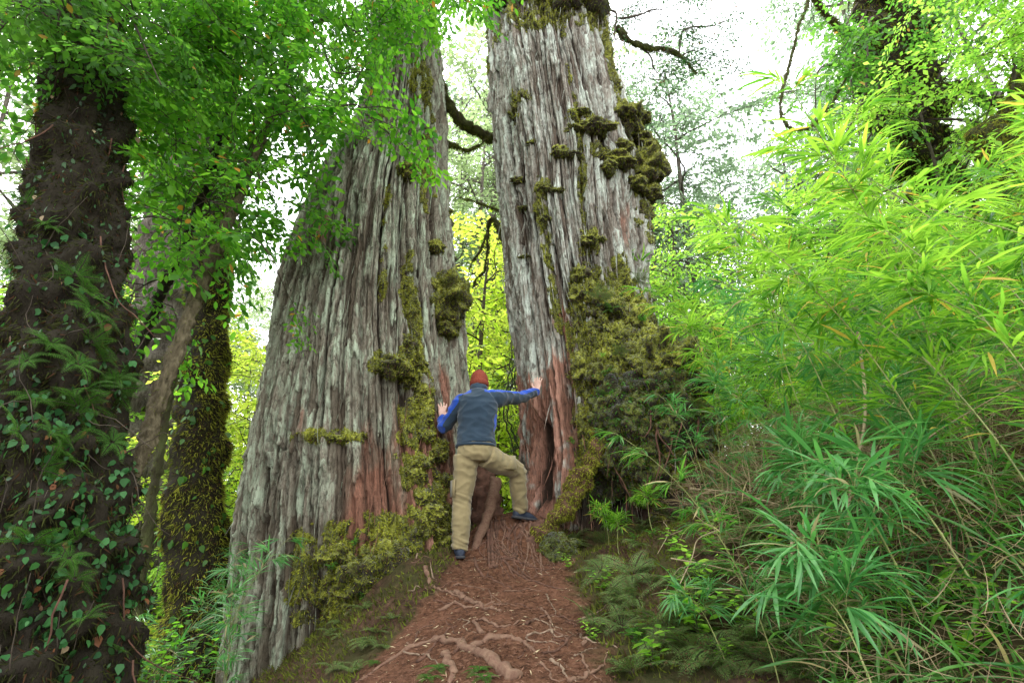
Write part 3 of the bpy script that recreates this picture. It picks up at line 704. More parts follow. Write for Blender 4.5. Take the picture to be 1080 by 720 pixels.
# the mossy root that arches from the buttress over the hollow down to the standing place
_, V1, F1 = free_root([at(648,432,5.6), at(632,470,5.5), at(614,505,5.42), at(595,536,5.4), at(577,560,5.36), at(562,580,5.3)], .085, TR, 'root_dark', 7.7, 60, 'mossy_root', .8, .8, 'thick moss-covered root arching down in front of the hollow')
P, N, _ = mesh_samples(V1, F1, 16000); k = N[:, 2] > -2; part('moss_fringe', *tufts(P[k], N[k], .028, .16, .8), M['moss_tuft'], TR)
free_root([at(712,400,5.95), at(706,470,5.85), at(699,520,5.75), at(694,575,5.6), at(690,640,5.4)], .085, TR, 'root_dark', 9.7, 60, 'root', .6, 1.3, 'pale bare buttress post at the right of the hollow')
free_root([at(570,552,5.42), at(560,570,5.3), at(552,592,5.18)], .06, TR, 'root_dark', 12.7, 30, 'root', .5, .8)
free_root([at(640,400,5.55)+[0,.1,0], at(612,450,5.75), at(604,500,5.8), at(600,540,5.75)], .05, TR, 'root', 15.7, 30, 'root', .5, .9)
free_root([at(498,430,6.2), at(503,480,6.05), at(509,520,5.95), at(516,560,5.8), at(522,600,5.6)], .13, TL, 'root_dark', 25.7, 50, 'root', .5, 1.2)
# mossy knob of the step under the right boot
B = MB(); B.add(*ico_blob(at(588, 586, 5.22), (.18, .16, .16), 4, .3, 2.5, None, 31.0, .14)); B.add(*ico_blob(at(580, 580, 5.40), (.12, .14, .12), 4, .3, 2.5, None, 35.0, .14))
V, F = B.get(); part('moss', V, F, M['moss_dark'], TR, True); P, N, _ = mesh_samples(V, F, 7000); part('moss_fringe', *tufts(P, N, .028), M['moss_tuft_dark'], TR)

# ---- limbs of the giants seen against the light
def limb(tree, ctrl, r, mossy=True, seed=0.0, taper=.3, n=50):
    Q = smooth_path(np.array(ctrl), n); t = np.linspace(0, 1, n)
    Q += .03*np.stack([perlin(t*6, seed, 0), perlin(t*6, seed, 4), perlin(t*6, seed, 8)], 1)
    V, F = tube(Q, r*(1-(1-taper)*t), 10, .5, 9, True, 1, seed); part('limb', V, F, M['bark_moss'], tree, True)
    if mossy:
        P, N, _ = mesh_samples(V, F, int(2500*r/.06)); part('moss_fringe', *tufts(P, N, .05, .1, 1.0), M['moss_tuft_dark'], tree)
    return Q
limb(TL, [at(462,80,6.6), at(470,108,6.8), at(486,127,7.0), at(505,140,7.2), at(530,150,7.4), at(560,150,7.8)], .085, True, 1.0, .8)
limb(TR, [at(535,262,7.0), at(520,230,7.2), at(514,246,7.3), at(507,262,7.3), at(495,285,7.4)], .035, True, 2.0)
limb(TR, [at(535,225,7.0), at(516,218,7.2), at(500,212,7.3), at(480,208,7.5)], .02, True, 3.0)
limb(TR, [at(515,246,7.2), at(512,280,7.2), at(500,300,7.3), at(488,330,7.4)], .018, True, 4.0)
limb(TR, [at(650,30,6.6), at(672,48,6.7), at(700,52,7.0), at(716,58,7.1), at(735,78,7.3)], .05, True, 5.0)
limb(TR, [at(640,60,6.8), at(652,95,6.9), at(662,110,7.0)], .04, True, 6.0)
limb(TL, [at(395,-5,6.3), at(375,20,6.2), at(352,22,6.0), at(330,12,5.9)], .05, True, 7.0)
limb(TL, [at(470,150,6.6), at(496,158,6.9), at(520,140,7.2)], .03, True, 8.0)
# ------------------------------------------------------------------ the person
def lerp(a, b, t): return np.asarray(a)*(1-t)+np.asarray(b)*t
def remesh(V, F, vox, smooth=3, disp=None):
    me = mesh_np('tmp', V, F); o = bpy.data.objects.new('tmp', me); COL.objects.link(o)
    r = o.modifiers.new('r', 'REMESH'); r.mode = 'VOXEL'; r.voxel_size = vox
    s = o.modifiers.new('s', 'SMOOTH'); s.factor = .5; s.iterations = smooth
    dg = bpy.context.evaluated_depsgraph_get(); ev = o.evaluated_get(dg); m2 = bpy.data.meshes.new_from_object(ev)
    n = len(m2.vertices); V2 = np.empty(n*3, np.float32); m2.vertices.foreach_get('co', V2)
    nr = np.empty(n*3, np.float32); m2.vertices.foreach_get('normal', nr)
    m2.calc_loop_triangles(); t = np.empty(len(m2.loop_triangles)*3, np.int32); m2.loop_triangles.foreach_get('vertices', t)
    bpy.data.objects.remove(o); bpy.data.meshes.remove(me); bpy.data.meshes.remove(m2)
    return V2.reshape(-1, 3).astype(float), t.reshape(-1, 3), nr.reshape(-1, 3).astype(float)
def etube(P, rx, ry, side, k=24):
    """elliptic tube: rx along 'side', ry along the other axis"""
    P = np.asarray(P, float); n = len(P); T = np.gradient(P, axis=0); T /= np.linalg.norm(T, axis=1)[:, None]
    S = np.broadcast_to(np.asarray(side, float), (n, 3)); S = S - T*(S*T).sum(1)[:, None]; S /= np.linalg.norm(S, axis=1)[:, None]
    U = np.cross(T, S); a = np.linspace(0, 2*math.pi, k, endpoint=False)
    V = P[:, None]+S[:, None]*np.cos(a)[None, :, None]*np.asarray(rx)[:, None, None]+U[:, None]*np.sin(a)[None, :, None]*np.asarray(ry)[:, None, None]
    V = V.reshape(-1, 3); i = np.arange(n-1)[:, None]*k; j = np.arange(k)[None]; j2 = (j+1) % k
    F = np.stack([i+j, i+j2, i+k+j2, i+k+j], -1).reshape(-1, 4); F = np.vstack([F[:, [0, 1, 2]], F[:, [0, 2, 3]]])
    V = np.vstack([V, P[:1], P[-1:]]); jj = np.arange(k); jk = (jj+1) % k
    F = np.vstack([F, np.stack([np.full(k, n*k), jk, jj], -1), np.stack([np.full(k, n*k+1), (n-1)*k+jj, (n-1)*k+jk], -1)])
    return V, F
def seg(P, R_, n=16):
    P = smooth_path(P, n); t = np.linspace(0, len(R_)-1, n); return tube(P, np.interp(t, range(len(R_)), R_), 20)
J = dict(
 ankL=at(485,577,5.10), kneeL=at(487.5,529,5.12), hipL=at(492,483,5.10),
 ankR=at(549,537,5.50), kneeR=at(545,496,5.36), hipR=at(512,482,5.10),
 pelvis=at(502,474,5.08), waist=at(502,458,5.10), chest=at(504,432,5.14), neck=at(504.5,413,5.22), head=at(505.5,405,5.30),
 shL=at(487,424,5.15), elL=at(468,449,5.22), wrL=at(466,439,5.42),
 shR=at(522,419,5.17), elR=at(546,421.5,5.36), wrR=at(567,413,5.58))
hl, _ = GL.ray_hit(466, 434); hr, _ = GR.ray_hit(568, 404)
J['wrL'] = at(466, 440, hl[1]-.05); J['wrR'] = at(566.5, 412.5, min(hr[1]-.05, 5.72))
J['elR'] = lerp(J['shR'], J['wrR'], .53)+np.array([0, -.02, -.045]); J['elL'] = np.array([J['elL'][0], lerp(J['shL'], J['wrL'], .42)[1], J['elL'][2]])
print('hands', hl, hr, 'armR', np.linalg.norm(J['shR']-J['elR']), np.linalg.norm(J['elR']-J['wrR']), 'armL', np.linalg.norm(J['shL']-J['elL']), np.linalg.norm(J['elL']-J['wrL']), 'legs', np.linalg.norm(J['hipL']-J['kneeL']), np.linalg.norm(J['kneeL']-J['ankL']), np.linalg.norm(J['hipR']-J['kneeR']), np.linalg.norm(J['kneeR']-J['ankR']))
def hand(B, wr, to, up, side):
    """palm flat on a surface: up = finger direction, to = into the surface, side = direction of the thumb"""
    up, to = up/np.linalg.norm(up), to/np.linalg.norm(to); s = np.cross(up, to); s = s*np.sign(np.dot(s, side))
    palm = [wr-up*.03, wr+up*.01, wr+up*.05, wr+up*.088]
    B.add(*etube(smooth_path(palm, 10), np.interp(np.linspace(0, 3, 10), range(4), [.027, .029, .040, .041]), np.interp(np.linspace(0, 3, 10), range(4), [.021, .017, .016, .013]), s, 16))
    for i, (off, L, sp) in enumerate(((.031, .070, .20), (.0105, .080, .06), (-.0105, .074, -.07), (-.031, .058, -.22))):
        b = wr+up*.078+s*off; d = up+s*sp*1.1
        B.add(*seg([b, b+d*L*.35-to*.007, b+d*L*.7-to*.004, b+d*L+to*.004], [.0098, .0092, .0082, .0066], 12))
    b = wr+up*.025+s*.030
    B.add(*seg([b, b+up*.025+s*.026-to*.003, b+up*.052+s*.042, b+up*.072+s*.048+to*.003], [.013, .0115, .010, .008], 12))
B = MB()
X1 = np.array([1., 0, 0]); fwd = np.array([.05, 1, .30]); fwd /= np.linalg.norm(fwd)
hd = J['head']; hup = np.array([0, .12, 1.]); hup /= np.linalg.norm(hup)
# head: cranium + face (turned away, tipped a little up)
def head_v():
    import bmesh
    bm = bmesh.new(); bmesh.ops.create_icosphere(bm, subdivisions=4, radius=1); V = np.array([v.co[:] for v in bm.verts]); F = np.array([[v.index for v in f.verts] for f in bm.faces]); bm.free()
    x, y, z = V.T                       # y = face
    W = np.stack([x*.076*(1-.18*sstep(.1, -1, z)), y*.097, z*.115], 1)
    W[:, 1] += .012*sstep(0, -.9, z)*sstep(-.2, .7, y)
    W[:, 1] -= .012*np.exp(-((z+.02)/.14)**2)*sstep(.6, .95, y)*(np.abs(x) > .12)       # eye sockets
    W[:, 1] += .024*np.exp(-((z+.22)/.15)**2-(x/.14)**2)*(y > 0)                          # nose
    W[:, 1] += .008*np.exp(-((z+.50)/.08)**2-(x/.3)**2)*(y > 0)                           # lips
    W[:, 1] += .010*np.exp(-((z+.80)/.12)**2-(x/.3)**2)*(y > 0)                           # chin
    return W, F
HM = basis(X1, hup); fy = np.cross(HM[:, 2], X1); HM = np.stack([X1, fy, np.cross(X1, fy)], 1)
hv, hf = head_v(); B.add(xf(hv, HM, hd), hf)
for s in (-1, 1):                                                                          # ears
    B.add(*ico_blob(hd+HM @ np.array([s*.078, -.008, -.015]), (.012, .020, .032), 2, .05))
B.add(*seg([hd-hup*.05-fwd*.02, J['neck']-hup*.02, J['chest']+[0, 0, .1]], [.052, .058, .075]))
B.add(*etube(smooth_path([J['neck']-[0, 0, .03], J['chest']+[0, 0, .06], J['waist'], J['pelvis']], 16), np.interp(np.linspace(0, 3, 16), range(4), [.10, .165, .135, .145]), np.interp(np.linspace(0, 3, 16), range(4), [.07, .105, .095, .105]), X1))
for a, b, c in (('shL', 'elL', 'wrL'), ('shR', 'elR', 'wrR')):
    B.add(*seg([lerp(J['neck'], J[a], .55)-[0, 0, .02], J[a]], [.06, .058])); B.add(*seg([J[a], J[b]], [.055, .040])); B.add(*seg([J[b], lerp(J[b], J[c], .3), J[c]], [.040, .041, .026]))
for a, b, c in (('hipL', 'kneeL', 'ankL'), ('hipR', 'kneeR', 'ankR')):
    B.add(*seg([J[a], J[b]], [.088, .055])); B.add(*seg([J[b], lerp(J[b], J[c], .3), J[c]], [.055, .058, .038]))
hand(B, J['wrL'], np.array([-.5, 1, 0]), np.array([-.02, .12, 1.]), np.array([1, 0, 0.]))
hand(B, J['wrR'], np.array([.75, 1, 0]), np.array([.12, .0, 1.]), np.array([-1, 0, 0.]))
FT = {'L': (J['ankL'], np.array([-.25, 1, -.02])), 'R': (J['ankR'], np.array([.80, .55, -.12]))}
for k_, (a, d) in FT.items():
    d = d/np.linalg.norm(d); B.add(*seg([a, a-[0, 0, .05]+d*.0, a+d*.11-[0, 0, .065]], [.036, .038, .03]))
bv, bf = B.get(); bv, bf, _ = remesh(bv, bf, .005, 2)
foot = (J['ankL']+J['ankR'])/2; foot[2] = J['ankL'][2]-.09
PER = thing('person', 'person in blue fleece, khaki trousers and rust beanie bracing between the two giant trunks', 'person', foot)
part('body', bv, bf, M['skin'], PER, True)
for s in (-1, 1):
    part('eye', *ico_blob(hd+HM @ np.array([s*.030, .082, -.002]), (.011,)*3, 2, 0, 1, None, 0, 0), M['white_eye'], PER, True)
def fold(V, N, amp, dirs=(1, 1, 3), sc=9, seed=0.0):
    q = V*sc*np.array(dirs)+seed; f = perlin(q[:, 0], q[:, 1], q[:, 2]); g = perlin(q[:, 0]*2.1, q[:, 1]*2.1, q[:, 2]*2.1)
    return V + N*(amp*(1-np.abs(f)*3)+amp*.4*g)[:, None]
# jacket
B = MB()
hem = J['pelvis']+np.array([0, 0, .028])
tr = smooth_path([J['neck']-[0, .0, .015], J['neck']-[0, .005, .055], J['chest']+[0, 0, .055], lerp(J['chest'], J['waist'], .55), J['waist']-[0, 0, .02], hem], 24); tt = np.linspace(0, 5, 24)
B.add(*etube(tr, np.interp(tt, range(6), [.070, .135, .182, .172, .163, .176]), np.interp(tt, range(6), [.075, .10, .128, .125, .118, .128]), X1+[0, 0, .0], 32))
for a, b, c, g in (('shL', 'elL', 'wrL', 0), ('shR', 'elR', 'wrR', 1)):
    B.add(*seg([lerp(J['neck'], J[a], .45)-[0, 0, .035], J[a]-[0, 0, .012], lerp(J[a], J[b], .45), J[b], lerp(J[b], J[c], .55), J[c]-(J[c]-J[b])*.06], [.080, .082, .068, .058, .052, .042], 30))
B.add(*etube(smooth_path([J['neck']-[0, 0, .05], J['neck']+[0, .005, .005], J['neck']+[0, .015, .052]], 8), np.array([.085]*3+[.078]*5), np.array([.08]*3+[.078]*5), X1, 20))   # stand collar
jv, jf = B.get(); jv, jf, jn = remesh(jv, jf, .0065, 5)
ax = (jv[:, 0]-J['waist'][0])**2
def seg_d(V, a, b):
    ab = b-a; t = np.clip(((V-a)@ab)/ab.dot(ab), 0, 1); c = a+ab*t[:, None]; return np.linalg.norm(V-c, axis=1), t, V-c
low = sstep(J['chest'][2]+.05, J['waist'][2]-.03, jv[:, 2])
jv = fold(jv, jn, .0075, (1, 1, 1.6), 8, 2.0)+jn*(low*.007*perlin(jv[:, 0]*5+3, jv[:, 1]*5, jv[:, 2]*22+jv[:, 0]*8))[:, None]
dR1, t1, o1 = seg_d(jv, J['shR'], J['elR']); dR2, t2, o2 = seg_d(jv, J['elR'], J['wrR'])
dL1, s1, p1 = seg_d(jv, J['shL'], J['elL']); dL2, s2, p2 = seg_d(jv, J['elL'], J['wrL'])
tone = np.zeros(len(jv))
tone[(dR1 < .10) & (o1[:, 2] > .044)] = 1
tone[(dR2 < .075) & (o2[:, 2] > .020-.06*(t2 > .8))] = 1
tone[(dL1 < .10) & (p1[:, 0] < -.025)] = 1; tone[(dL2 < .075) & (p2[:, 0] < .012)] = 1
yoke = (jv[:, 2] > J['chest'][2]+.105-.9*np.abs(np.abs(jv[:, 0]-J['chest'][0])-.12)) & (jn[:, 2] > .62) & (np.abs(jv[:, 0]-J['chest'][0]) > .06); tone[yoke] = 1
tone[(np.abs(jv[:, 0]-J['waist'][0]-.165) < .03) & (jv[:, 2] < J['chest'][2]-.05) & (jv[:, 2] > J['waist'][2]+.02) & (jn[:, 1] > -.5)] = 1
part('jacket', jv, jf, M['jacket'], PER, True, {'tone': np.stack([tone]*3, 1)})
hb = etube([hem+[0, 0, -.004], hem+[0, 0, .004], hem+[0, 0, .016], hem+[0, 0, .022]], np.array([.170, .178, .177, .168]), np.array([.124, .132, .132, .122]), X1, 40)
part('hem_band', *hb, M['jacket'], PER, True)
# trousers
B = MB()
B.add(*etube(smooth_path([J['pelvis']+[0, 0, .07], J['pelvis'], J['pelvis']-[0, 0, .06], J['pelvis']-[0, 0, .10]], 12), np.interp(np.linspace(0, 3, 12), range(4), [.150, .168, .160, .12]), np.interp(np.linspace(0, 3, 12), range(4), [.105, .122, .120, .09]), X1, 32))
for a, b, c in (('hipL', 'kneeL', 'ankL'), ('hipR', 'kneeR', 'ankR')):
    B.add(*seg([J[a]+(0, 0, .02), lerp(J[a], J[b], .5), J[b], lerp(J[b], J[c], .4), J[c]+(J[c]-J[b])*.05], [.112, .098, .080, .080, .066], 34))
tv, tf_ = B.get(); tv, tf_, tn = remesh(tv, tf_, .0065, 5)
tv = fold(tv, tn, .006, (1, 1, 1.3), 10, 5.0)
dk, tk, _o = seg_d(tv, J['kneeL'], J['ankL']); dk2, tk2, _o = seg_d(tv, J['kneeR'], J['ankR'])
for dd, t3 in ((dk, tk), (dk2, tk2)):
    w = (dd < .12)*(sstep(.5, 1, t3)+.7*sstep(.25, 0, t3))*.010; tv = tv + tn*(w*perlin(tv[:, 0]*4, tv[:, 1]*4, tv[:, 2]*38+tv[:, 0]*14))[:, None]
part('trousers', tv, tf_, M['trousers'], PER, True)
# cargo pocket flap on the left thigh and hip pocket seams
def patch(c, sx, sz, nrm, t=.012):
    Mb = basis(nrm); q = np.array([[t*a, b*sx, c_*sz] for a in (0, 1) for b in (-1, 1) for c_ in (-1, 1)])*np.array([1, .5, .5]); V = xf(q, Mb, c)
    return V, np.array([[0,1,3],[0,3,2],[4,6,7],[4,7,5],[0,4,5],[0,5,1],[2,3,7],[2,7,6],[0,2,6],[0,6,4],[1,5,7],[1,7,3]])
part('cargo_pocket', *patch(lerp(J['hipL'], J['kneeL'], .70)+[-.088, -.02, 0], .13, .14, np.array([-1, -.35, 0])), M['trousers'], PER)
part('cargo_pocket', *patch(lerp(J['hipR'], J['kneeR'], .66)+[.03, -.085, .02], .12, .13, np.array([.4, -1, .3]), .014), M['trousers'], PER)
# beanie with turned-up edge
hc = hd+hup*.012-fwd*.006
hv2 = hv.copy(); hv2 = hv2[:, :]*1.13; keep = hv2[:, 2] > -.035
q = xf(hv2, HM, hc)+0; nn = (q-hc)/np.linalg.norm(q-hc, axis=1)[:, None]; ang = np.arctan2(hv2[:, 1], hv2[:, 0]); q = q+nn*(.003*np.cos(ang*34)+.003)[:, None]
f2 = hf[keep[hf].all(1)]; part('beanie', q, f2, M['hat'], PER, True)
a = np.linspace(0, 2*math.pi, 72, endpoint=False); ring = []
for (s, z) in ((1.06, -.045), (1.155, -.040), (1.175, -.015), (1.15, .010), (1.05, .014)):
    ring.append(np.stack([np.cos(a)*.079*s*(1+.012*np.cos(a*36)), np.sin(a)*.100*s*(1+.012*np.cos(a*36)), np.full(72, z)], 1))
V = xf(np.vstack(ring), HM, hc); i = np.arange(4)[:, None]*72; j = np.arange(72)[None]; j2 = (j+1) % 72
F = np.stack([i+j, i+j2, i+72+j2, i+72+j], -1).reshape(-1, 4); part('beanie_cuff', V, F, M['hat'], PER, True)
hh_ = hv*np.array([1.05, 1.06, 1.0]); kk = (hh_[:, 1] < .015) & (hh_[:, 2] > -.080) & (hh_[:, 2] < .02); part('hair', xf(hh_, HM, hd), hf[kk[hf].all(1)], M['hair'], PER, True)
# boots
for k_, (a, d) in FT.items():
    d = d/np.linalg.norm(d); up = np.array([0, 0, 1.])-d*d[2]; up /= np.linalg.norm(up); B = MB(); sd = np.cross(d, up)
    ground_z = -.088
    B.add(*seg([a+up*.035, a-up*.02, a-up*.05], [.052, .052, .046], 10))
    c = a+up*(ground_z+.043)
    B.add(*etube(smooth_path([c-d*.072, c-d*.05, c+d*.0, c+d*.06, c+d*.13, c+d*.185], 20)-up*np.interp(np.linspace(0, 5, 20), range(6), [0, 0, 0, .002, .010, .014])[:, None],
                 np.interp(np.linspace(0, 5, 20), range(6), [.022, .038, .040, .044, .048, .022]), np.interp(np.linspace(0, 5, 20), range(6), [.024, .038, .046, .042, .030, .014]), sd, 20))
    V, F = B.get(); V, F, nn = remesh(V, F, .005, 3)
    bt = part('boot', V, F, M['boot'], PER, True)
    so = []
    prof = [(-.082, .02), (-.07, .036), (-.03, .041), (.03, .040), (.09, .047), (.14, .046), (.18, .034), (.198, .012)]
    pr = [(x, w) for x, w in prof]+[(x, -w) for x, w in reversed(prof)]
    for z in (ground_z, ground_z+.022): so += [a+d*x+sd*w+up*(z+.012*sstep(.1, .2, x)) for x, w in pr]
    n = len(pr); so = np.array(so); F = [[i, (i+1) % n, n+(i+1) % n] for i in range(n)]+[[i, n+(i+1) % n, n+i] for i in range(n)]+[[0, i+1, i] for i in range(1, n-1)]+[[n, n+i, n+i+1] for i in range(1, n-1)]
    m_ = mesh_np('sole', so-base_of(PER), np.array(F)); link('sole', m_, M['sole'], bt)
    m_ = mesh_np('collar', etube([a+up*.02, a+up*.035, a+up*.045], np.array([.05, .055, .05]), np.array([.05, .055, .05]), sd, 20)[0]-base_of(PER), etube([a+up*.02, a+up*.035, a+up*.045], np.array([.05, .055, .05]), np.array([.05, .055, .05]), sd, 20)[1]); link('ankle_collar', m_, M['grip'], bt)
# ------------------------------------------------------------------ vegetation
def spray_set(n, **k): return [make_spray(**k) for _ in range(n)]
def put(LB, TB, sp, p, d, scale=1.0, roll=None, up=(0, 0, 1)):
    Mx = basis(d, up, R.normal(0, .35) if roll is None else roll)*scale
    (lv, lf), (tv, tf2) = sp; LB.add(xf(lv, Mx, p), lf); TB.add(xf(tv, Mx, p), tf2)

# ---------- overhanging broadleaf trees at the upper left
SPB = spray_set(8, L=.66, sides=10, leaf=.076, per=6, tpl=T_BROAD, droop=.3, tw=.003, flat=.45)
SPS = spray_set(6, L=.5, sides=8, leaf=.036, per=7, tpl=T_BROAD, droop=.35, tw=.0025, flat=.5)
def leafy_limb(LB, TB, a, b, n, r=.018, spread=.9, sps=None, sc=1.0, sag=.08):
    a, b = np.asarray(a), np.asarray(b); L = np.linalg.norm(b-a); sps = sps or SPB
    Q = smooth_path([a, lerp(a, b, .35)+rnd(1)[0]*L*.06+[0, 0, L*sag], lerp(a, b, .7)+rnd(1)[0]*L*.06+[0, 0, L*sag*.6], b], 24)
    TB.add(*tube(Q, np.linspace(r, r*.3, 24), 7, .3, 10, True, 1, R.uniform(0, 50)))
    d0 = (b-a)/L
    for i in range(n):
        f = R.uniform(.12, 1)**.8; p = Q[min(23, int(f*23))]
        d = d0*.5+R.normal(size=3)*spread*np.array([1, 1, .55])+np.array([0, 0, -.12]); d /= np.linalg.norm(d)
        if R.random() < .55:
            q = p+d*R.uniform(.15, .5)*sc+[0, 0, .03]; TB.add(*tube(np.array([p, lerp(p, q, .5)+[0, 0, .02], q]), np.array([.006, .005, .0035]), 4)); p = q; d = d+R.normal(size=3)*.4
        put(LB, TB, sps[R.integers(len(sps))], p, d, sc*R.uniform(.75, 1.25))
def trunk_px(ctrl, r, mat, parent, seed, n=90, k=26, noise_=.45, name='trunk', sc=5):
    Q = smooth_path(np.array(ctrl), n); t = np.linspace(0, 1, n)
    V, F = tube(Q, np.interp(t, np.linspace(0, 1, len(r)), r), k, noise_, sc, True, 1, seed); part(name, V, F, M[mat], parent, True); return Q, V, F
def fringe(V, F, n, L, mat, parent, w=.14, hang=.8, sel=None):
    P, N, _ = mesh_samples(V, F, n)
    if sel is not None: k = sel(P, N); P, N = P[k], N[k]
    part('moss_fringe', *tufts(P, N, L, w, hang), M[mat], parent)

def slender(name, label, ctrl, r, seed, limbs, mat, leafm, mossn=0, sps=None):
    t = thing(name, label, 'tree', (ctrl[0][0], ctrl[0][1], ctrl[0][2]))
    Q, V, F = trunk_px(ctrl, r, mat, t, seed, 200, 20, .4, 'trunk', 16)
    if mossn: fringe(V, F, mossn, .02, 'moss_tuft_dark', t)
    LB, TB = MB(), MB()
    for (f, tip, n, rr) in limbs: leafy_limb(LB, TB, Q[int(f*199)], tip, int(n*1.25), rr, sps=sps)
    part('branch', *TB.get(), M['twig'], t); part('crown', *LB.get(), M[leafm], t)
    return t
def A(x, y, Y): return at(x, y, Y)
g0 = lambda x, y, Y: np.array([at(x, y, Y)[0], Y, gz(at(x, y, Y)[0], Y)-.1])
slender('slender_tree', 'thin leaning tree with a pale twisted foot, nearest of the slender leaning stems', 
        [g0(78, 700, 3.6), A(82,660,3.6), A(112,585,3.65), A(135,525,3.7), A(150,480,3.7), A(168,420,3.8), A(205,320,4.0), A(238,240,4.2), A(268,165,4.4), A(300,90,4.6), A(332,0,4.8), A(350,-60,5)],
        [.018,.019,.024,.03,.044,.05,.05,.045,.038,.034,.03,.022], 3.0,
        [(.80, A(215,40,3.7), 16, .02), (.85, A(250,110,3.9), 13, .018), (.88, A(395,30,4.4), 12, .02), (.92, A(470,0,4.2), 11, .02), (.82, A(335,140,4.2), 6, .014), (.95, A(330,-20,3.6), 16, .02), (.93, A(420,-30,4.2), 14, .02), (.80, A(385,120,4.3), 5, .014), (.72, A(270,215,4.2), 3, .01), (.65, A(300,300,4.0), 2, .008), (.93, A(250,-10,3.4), 14, .02), (.86, A(385,75,4.4), 7, .015), (.95, A(500,-25,4.6), 10, .015)], 'bark_brown', 'leaf_bright', 5000)
slender('slender_tree', 'dark mossy leaning stem rising just left of the thicker pale-footed one', 
        [g0(112, 640, 4.3), A(116,560,4.3), A(125,460,4.3), A(148,370,4.35), A(178,290,4.4), A(205,230,4.5), A(228,160,4.6), A(245,90,4.8), A(255,0,5)],
        [.05,.048,.045,.042,.04,.038,.034,.03,.025], 9.0,
        [(.75, A(120,150,3.9), 14, .018), (.8, A(180,60,3.8), 16, .02), (.7, A(250,190,4.3), 8, .014), (.85, A(110,40,3.5), 14, .018), (.6, A(170,230,3.9), 10, .012), (.9, A(190,-10,3.4), 14, .02), (.62, A(230,215,4.0), 9, .012), (.5, A(120,330,4.2), 5, .01)], 'bark_dark', 'leaf_bright', 5000)
slender('slender_tree', 'thin leaning stem partly hidden behind its two slender neighbours', 
        [g0(150, 640, 4.8), A(150,600,4.8), A(165,500,4.8), A(182,400,4.8), A(215,300,4.9), A(250,210,5.0), A(270,120,5.2), A(285,20,5.4)],
        [.042,.04,.038,.036,.034,.03,.025,.02], 15.0,
        [(.8, A(330,90,5.0), 10, .014), (.75, A(290,170,5.0), 4, .012), (.7, A(200,180,4.8), 10, .014), (.85, A(350,60,5.2), 10, .015), (.62, A(300,230,5.0), 2, .01)], 'bark_moss', 'leaf_mid', 3000)

# ---------- the ivy-clad trunk in the left foreground
tI = thing('ivy_clad_tree', 'dark leaning trunk wrapped in creepers and ferns at the left edge', 'tree', g0(40, 720, 3.1))
Q, VI, FI = trunk_px([g0(30,760,3.1)-[0,0,.1], A(36,700,3.1), A(52,560,3.12), A(62,430,3.15), A(75,300,3.2), A(86,180,3.3), A(90,60,3.4), A(84,-60,3.6), A(80,-260,4)], [.40,.37,.31,.28,.26,.245,.23,.2,.17], 'bark_dark', tI, 5.0, 160, 80, .30, 'trunk', 6)
fringe(VI, FI, 60000, .05, 'creeper_fuzz', tI, .08, 1.0)
P_, N_2, _ = mesh_samples(VI, FI, 2600); part('dead_leaves', *place(T_BROAD, P_+N_2*.03, np.tile([0, -.1, -1.], (2600, 1))+rnd(2600, .5), N_2+rnd(2600, .5), R.uniform(.02, .05, 2600)), M['leaf_dark'], tI)
LB, TB = MB(), MB()
for tip, n in ((A(-20,60,3.0),14), (A(150,20,2.9),13), (A(20,-10,2.7),14), (A(100,-30,2.7),14), (A(170,90,3.0),9), (A(-60,180,3.2),12), (A(-30,-40,3),12), (A(200,-20,3.0),12), (A(60,30,2.8),10)): leafy_limb(LB, TB, Q[int(R.uniform(.62, .9)*159)], tip, n, .014, sc=.85)
for i in range(26):    # bare twigs in front of the trunk
    p = Q[int(R.uniform(.35, .85)*159)]; b = branch_path(p, [R.normal(.4, .8), -.7, R.uniform(-.3, .8)], R.uniform(.3, .8), .22, 0, 12); TB.add(*tube(b, np.linspace(.005, .0015, 12), 4))
part('branch', *TB.get(), M['twig'], tI); part('crown', *LB.get(), M['leaf_mid'], tI)
RT = MB()
for i in range(60):    # hanging creeper stems down the trunk
    p, n, _ = mesh_samples(VI, FI, 1); p, n = p[0]+n[0]*.02, n[0]
    if n[1] > .1: continue
    b = branch_path(p, [R.normal(0, .25), -.05, -1], R.uniform(.3, 1.1), .13, .0, 14); b += n*.02; RT.add(*tube(b, np.linspace(.006, .002, 14), 4))
part('vines', *RT.get(), M['root_dark'], tI)

def ivy_on(V, F, n, size, sel, name, label, mat='ivy', loc=None, group=None, off=.03):
    P, N, _ = mesh_samples(V, F, n*4); k = sel(P, N); P, N = P[k][:n], N[k][:n]
    # leaves in clumps
    D = np.stack([rnd(len(P), .5)[:, 0], -.2+0*P[:, 0], -np.ones(len(P))], 1)+rnd(len(P), .35)
    lv = place(T_HEART, P+N*off*R.uniform(.3, 1.8, len(P))[:, None], D, N+rnd(len(P), .35)+[0, -.2, .2], size*R.uniform(.5, 1.25, len(P)))
    S = MB()
    for i in range(max(6, n//25)):
        p, nn = P[R.integers(len(P))], None; b = branch_path(p, [R.normal(0, .5), -.03, 1 if R.random() < .6 else -1], R.uniform(.15, .5), .2, 0, 8); S.add(*tube(b, np.linspace(.0035, .0015, 8), 4))
    t = thing(name, label, 'climbing plant', P.mean(0) if loc is None else loc, group); part('leaves', *lv, M[mat], t); part('vines', *S.get(), M['twig'], t); return t
clump = lambda P, sd: perlin(P[:, 0]*5+sd, P[:, 1]*5, P[:, 2]*4)
ivy_on(VI, FI, 2600, .042, lambda P, N: (N[:, 1] < .2) & (P[:, 2] < .75) & (clump(P, 1) > -.12), 'climbing_ivy', 'glossy heart-leaved creeper covering the lower half of the left foreground trunk')
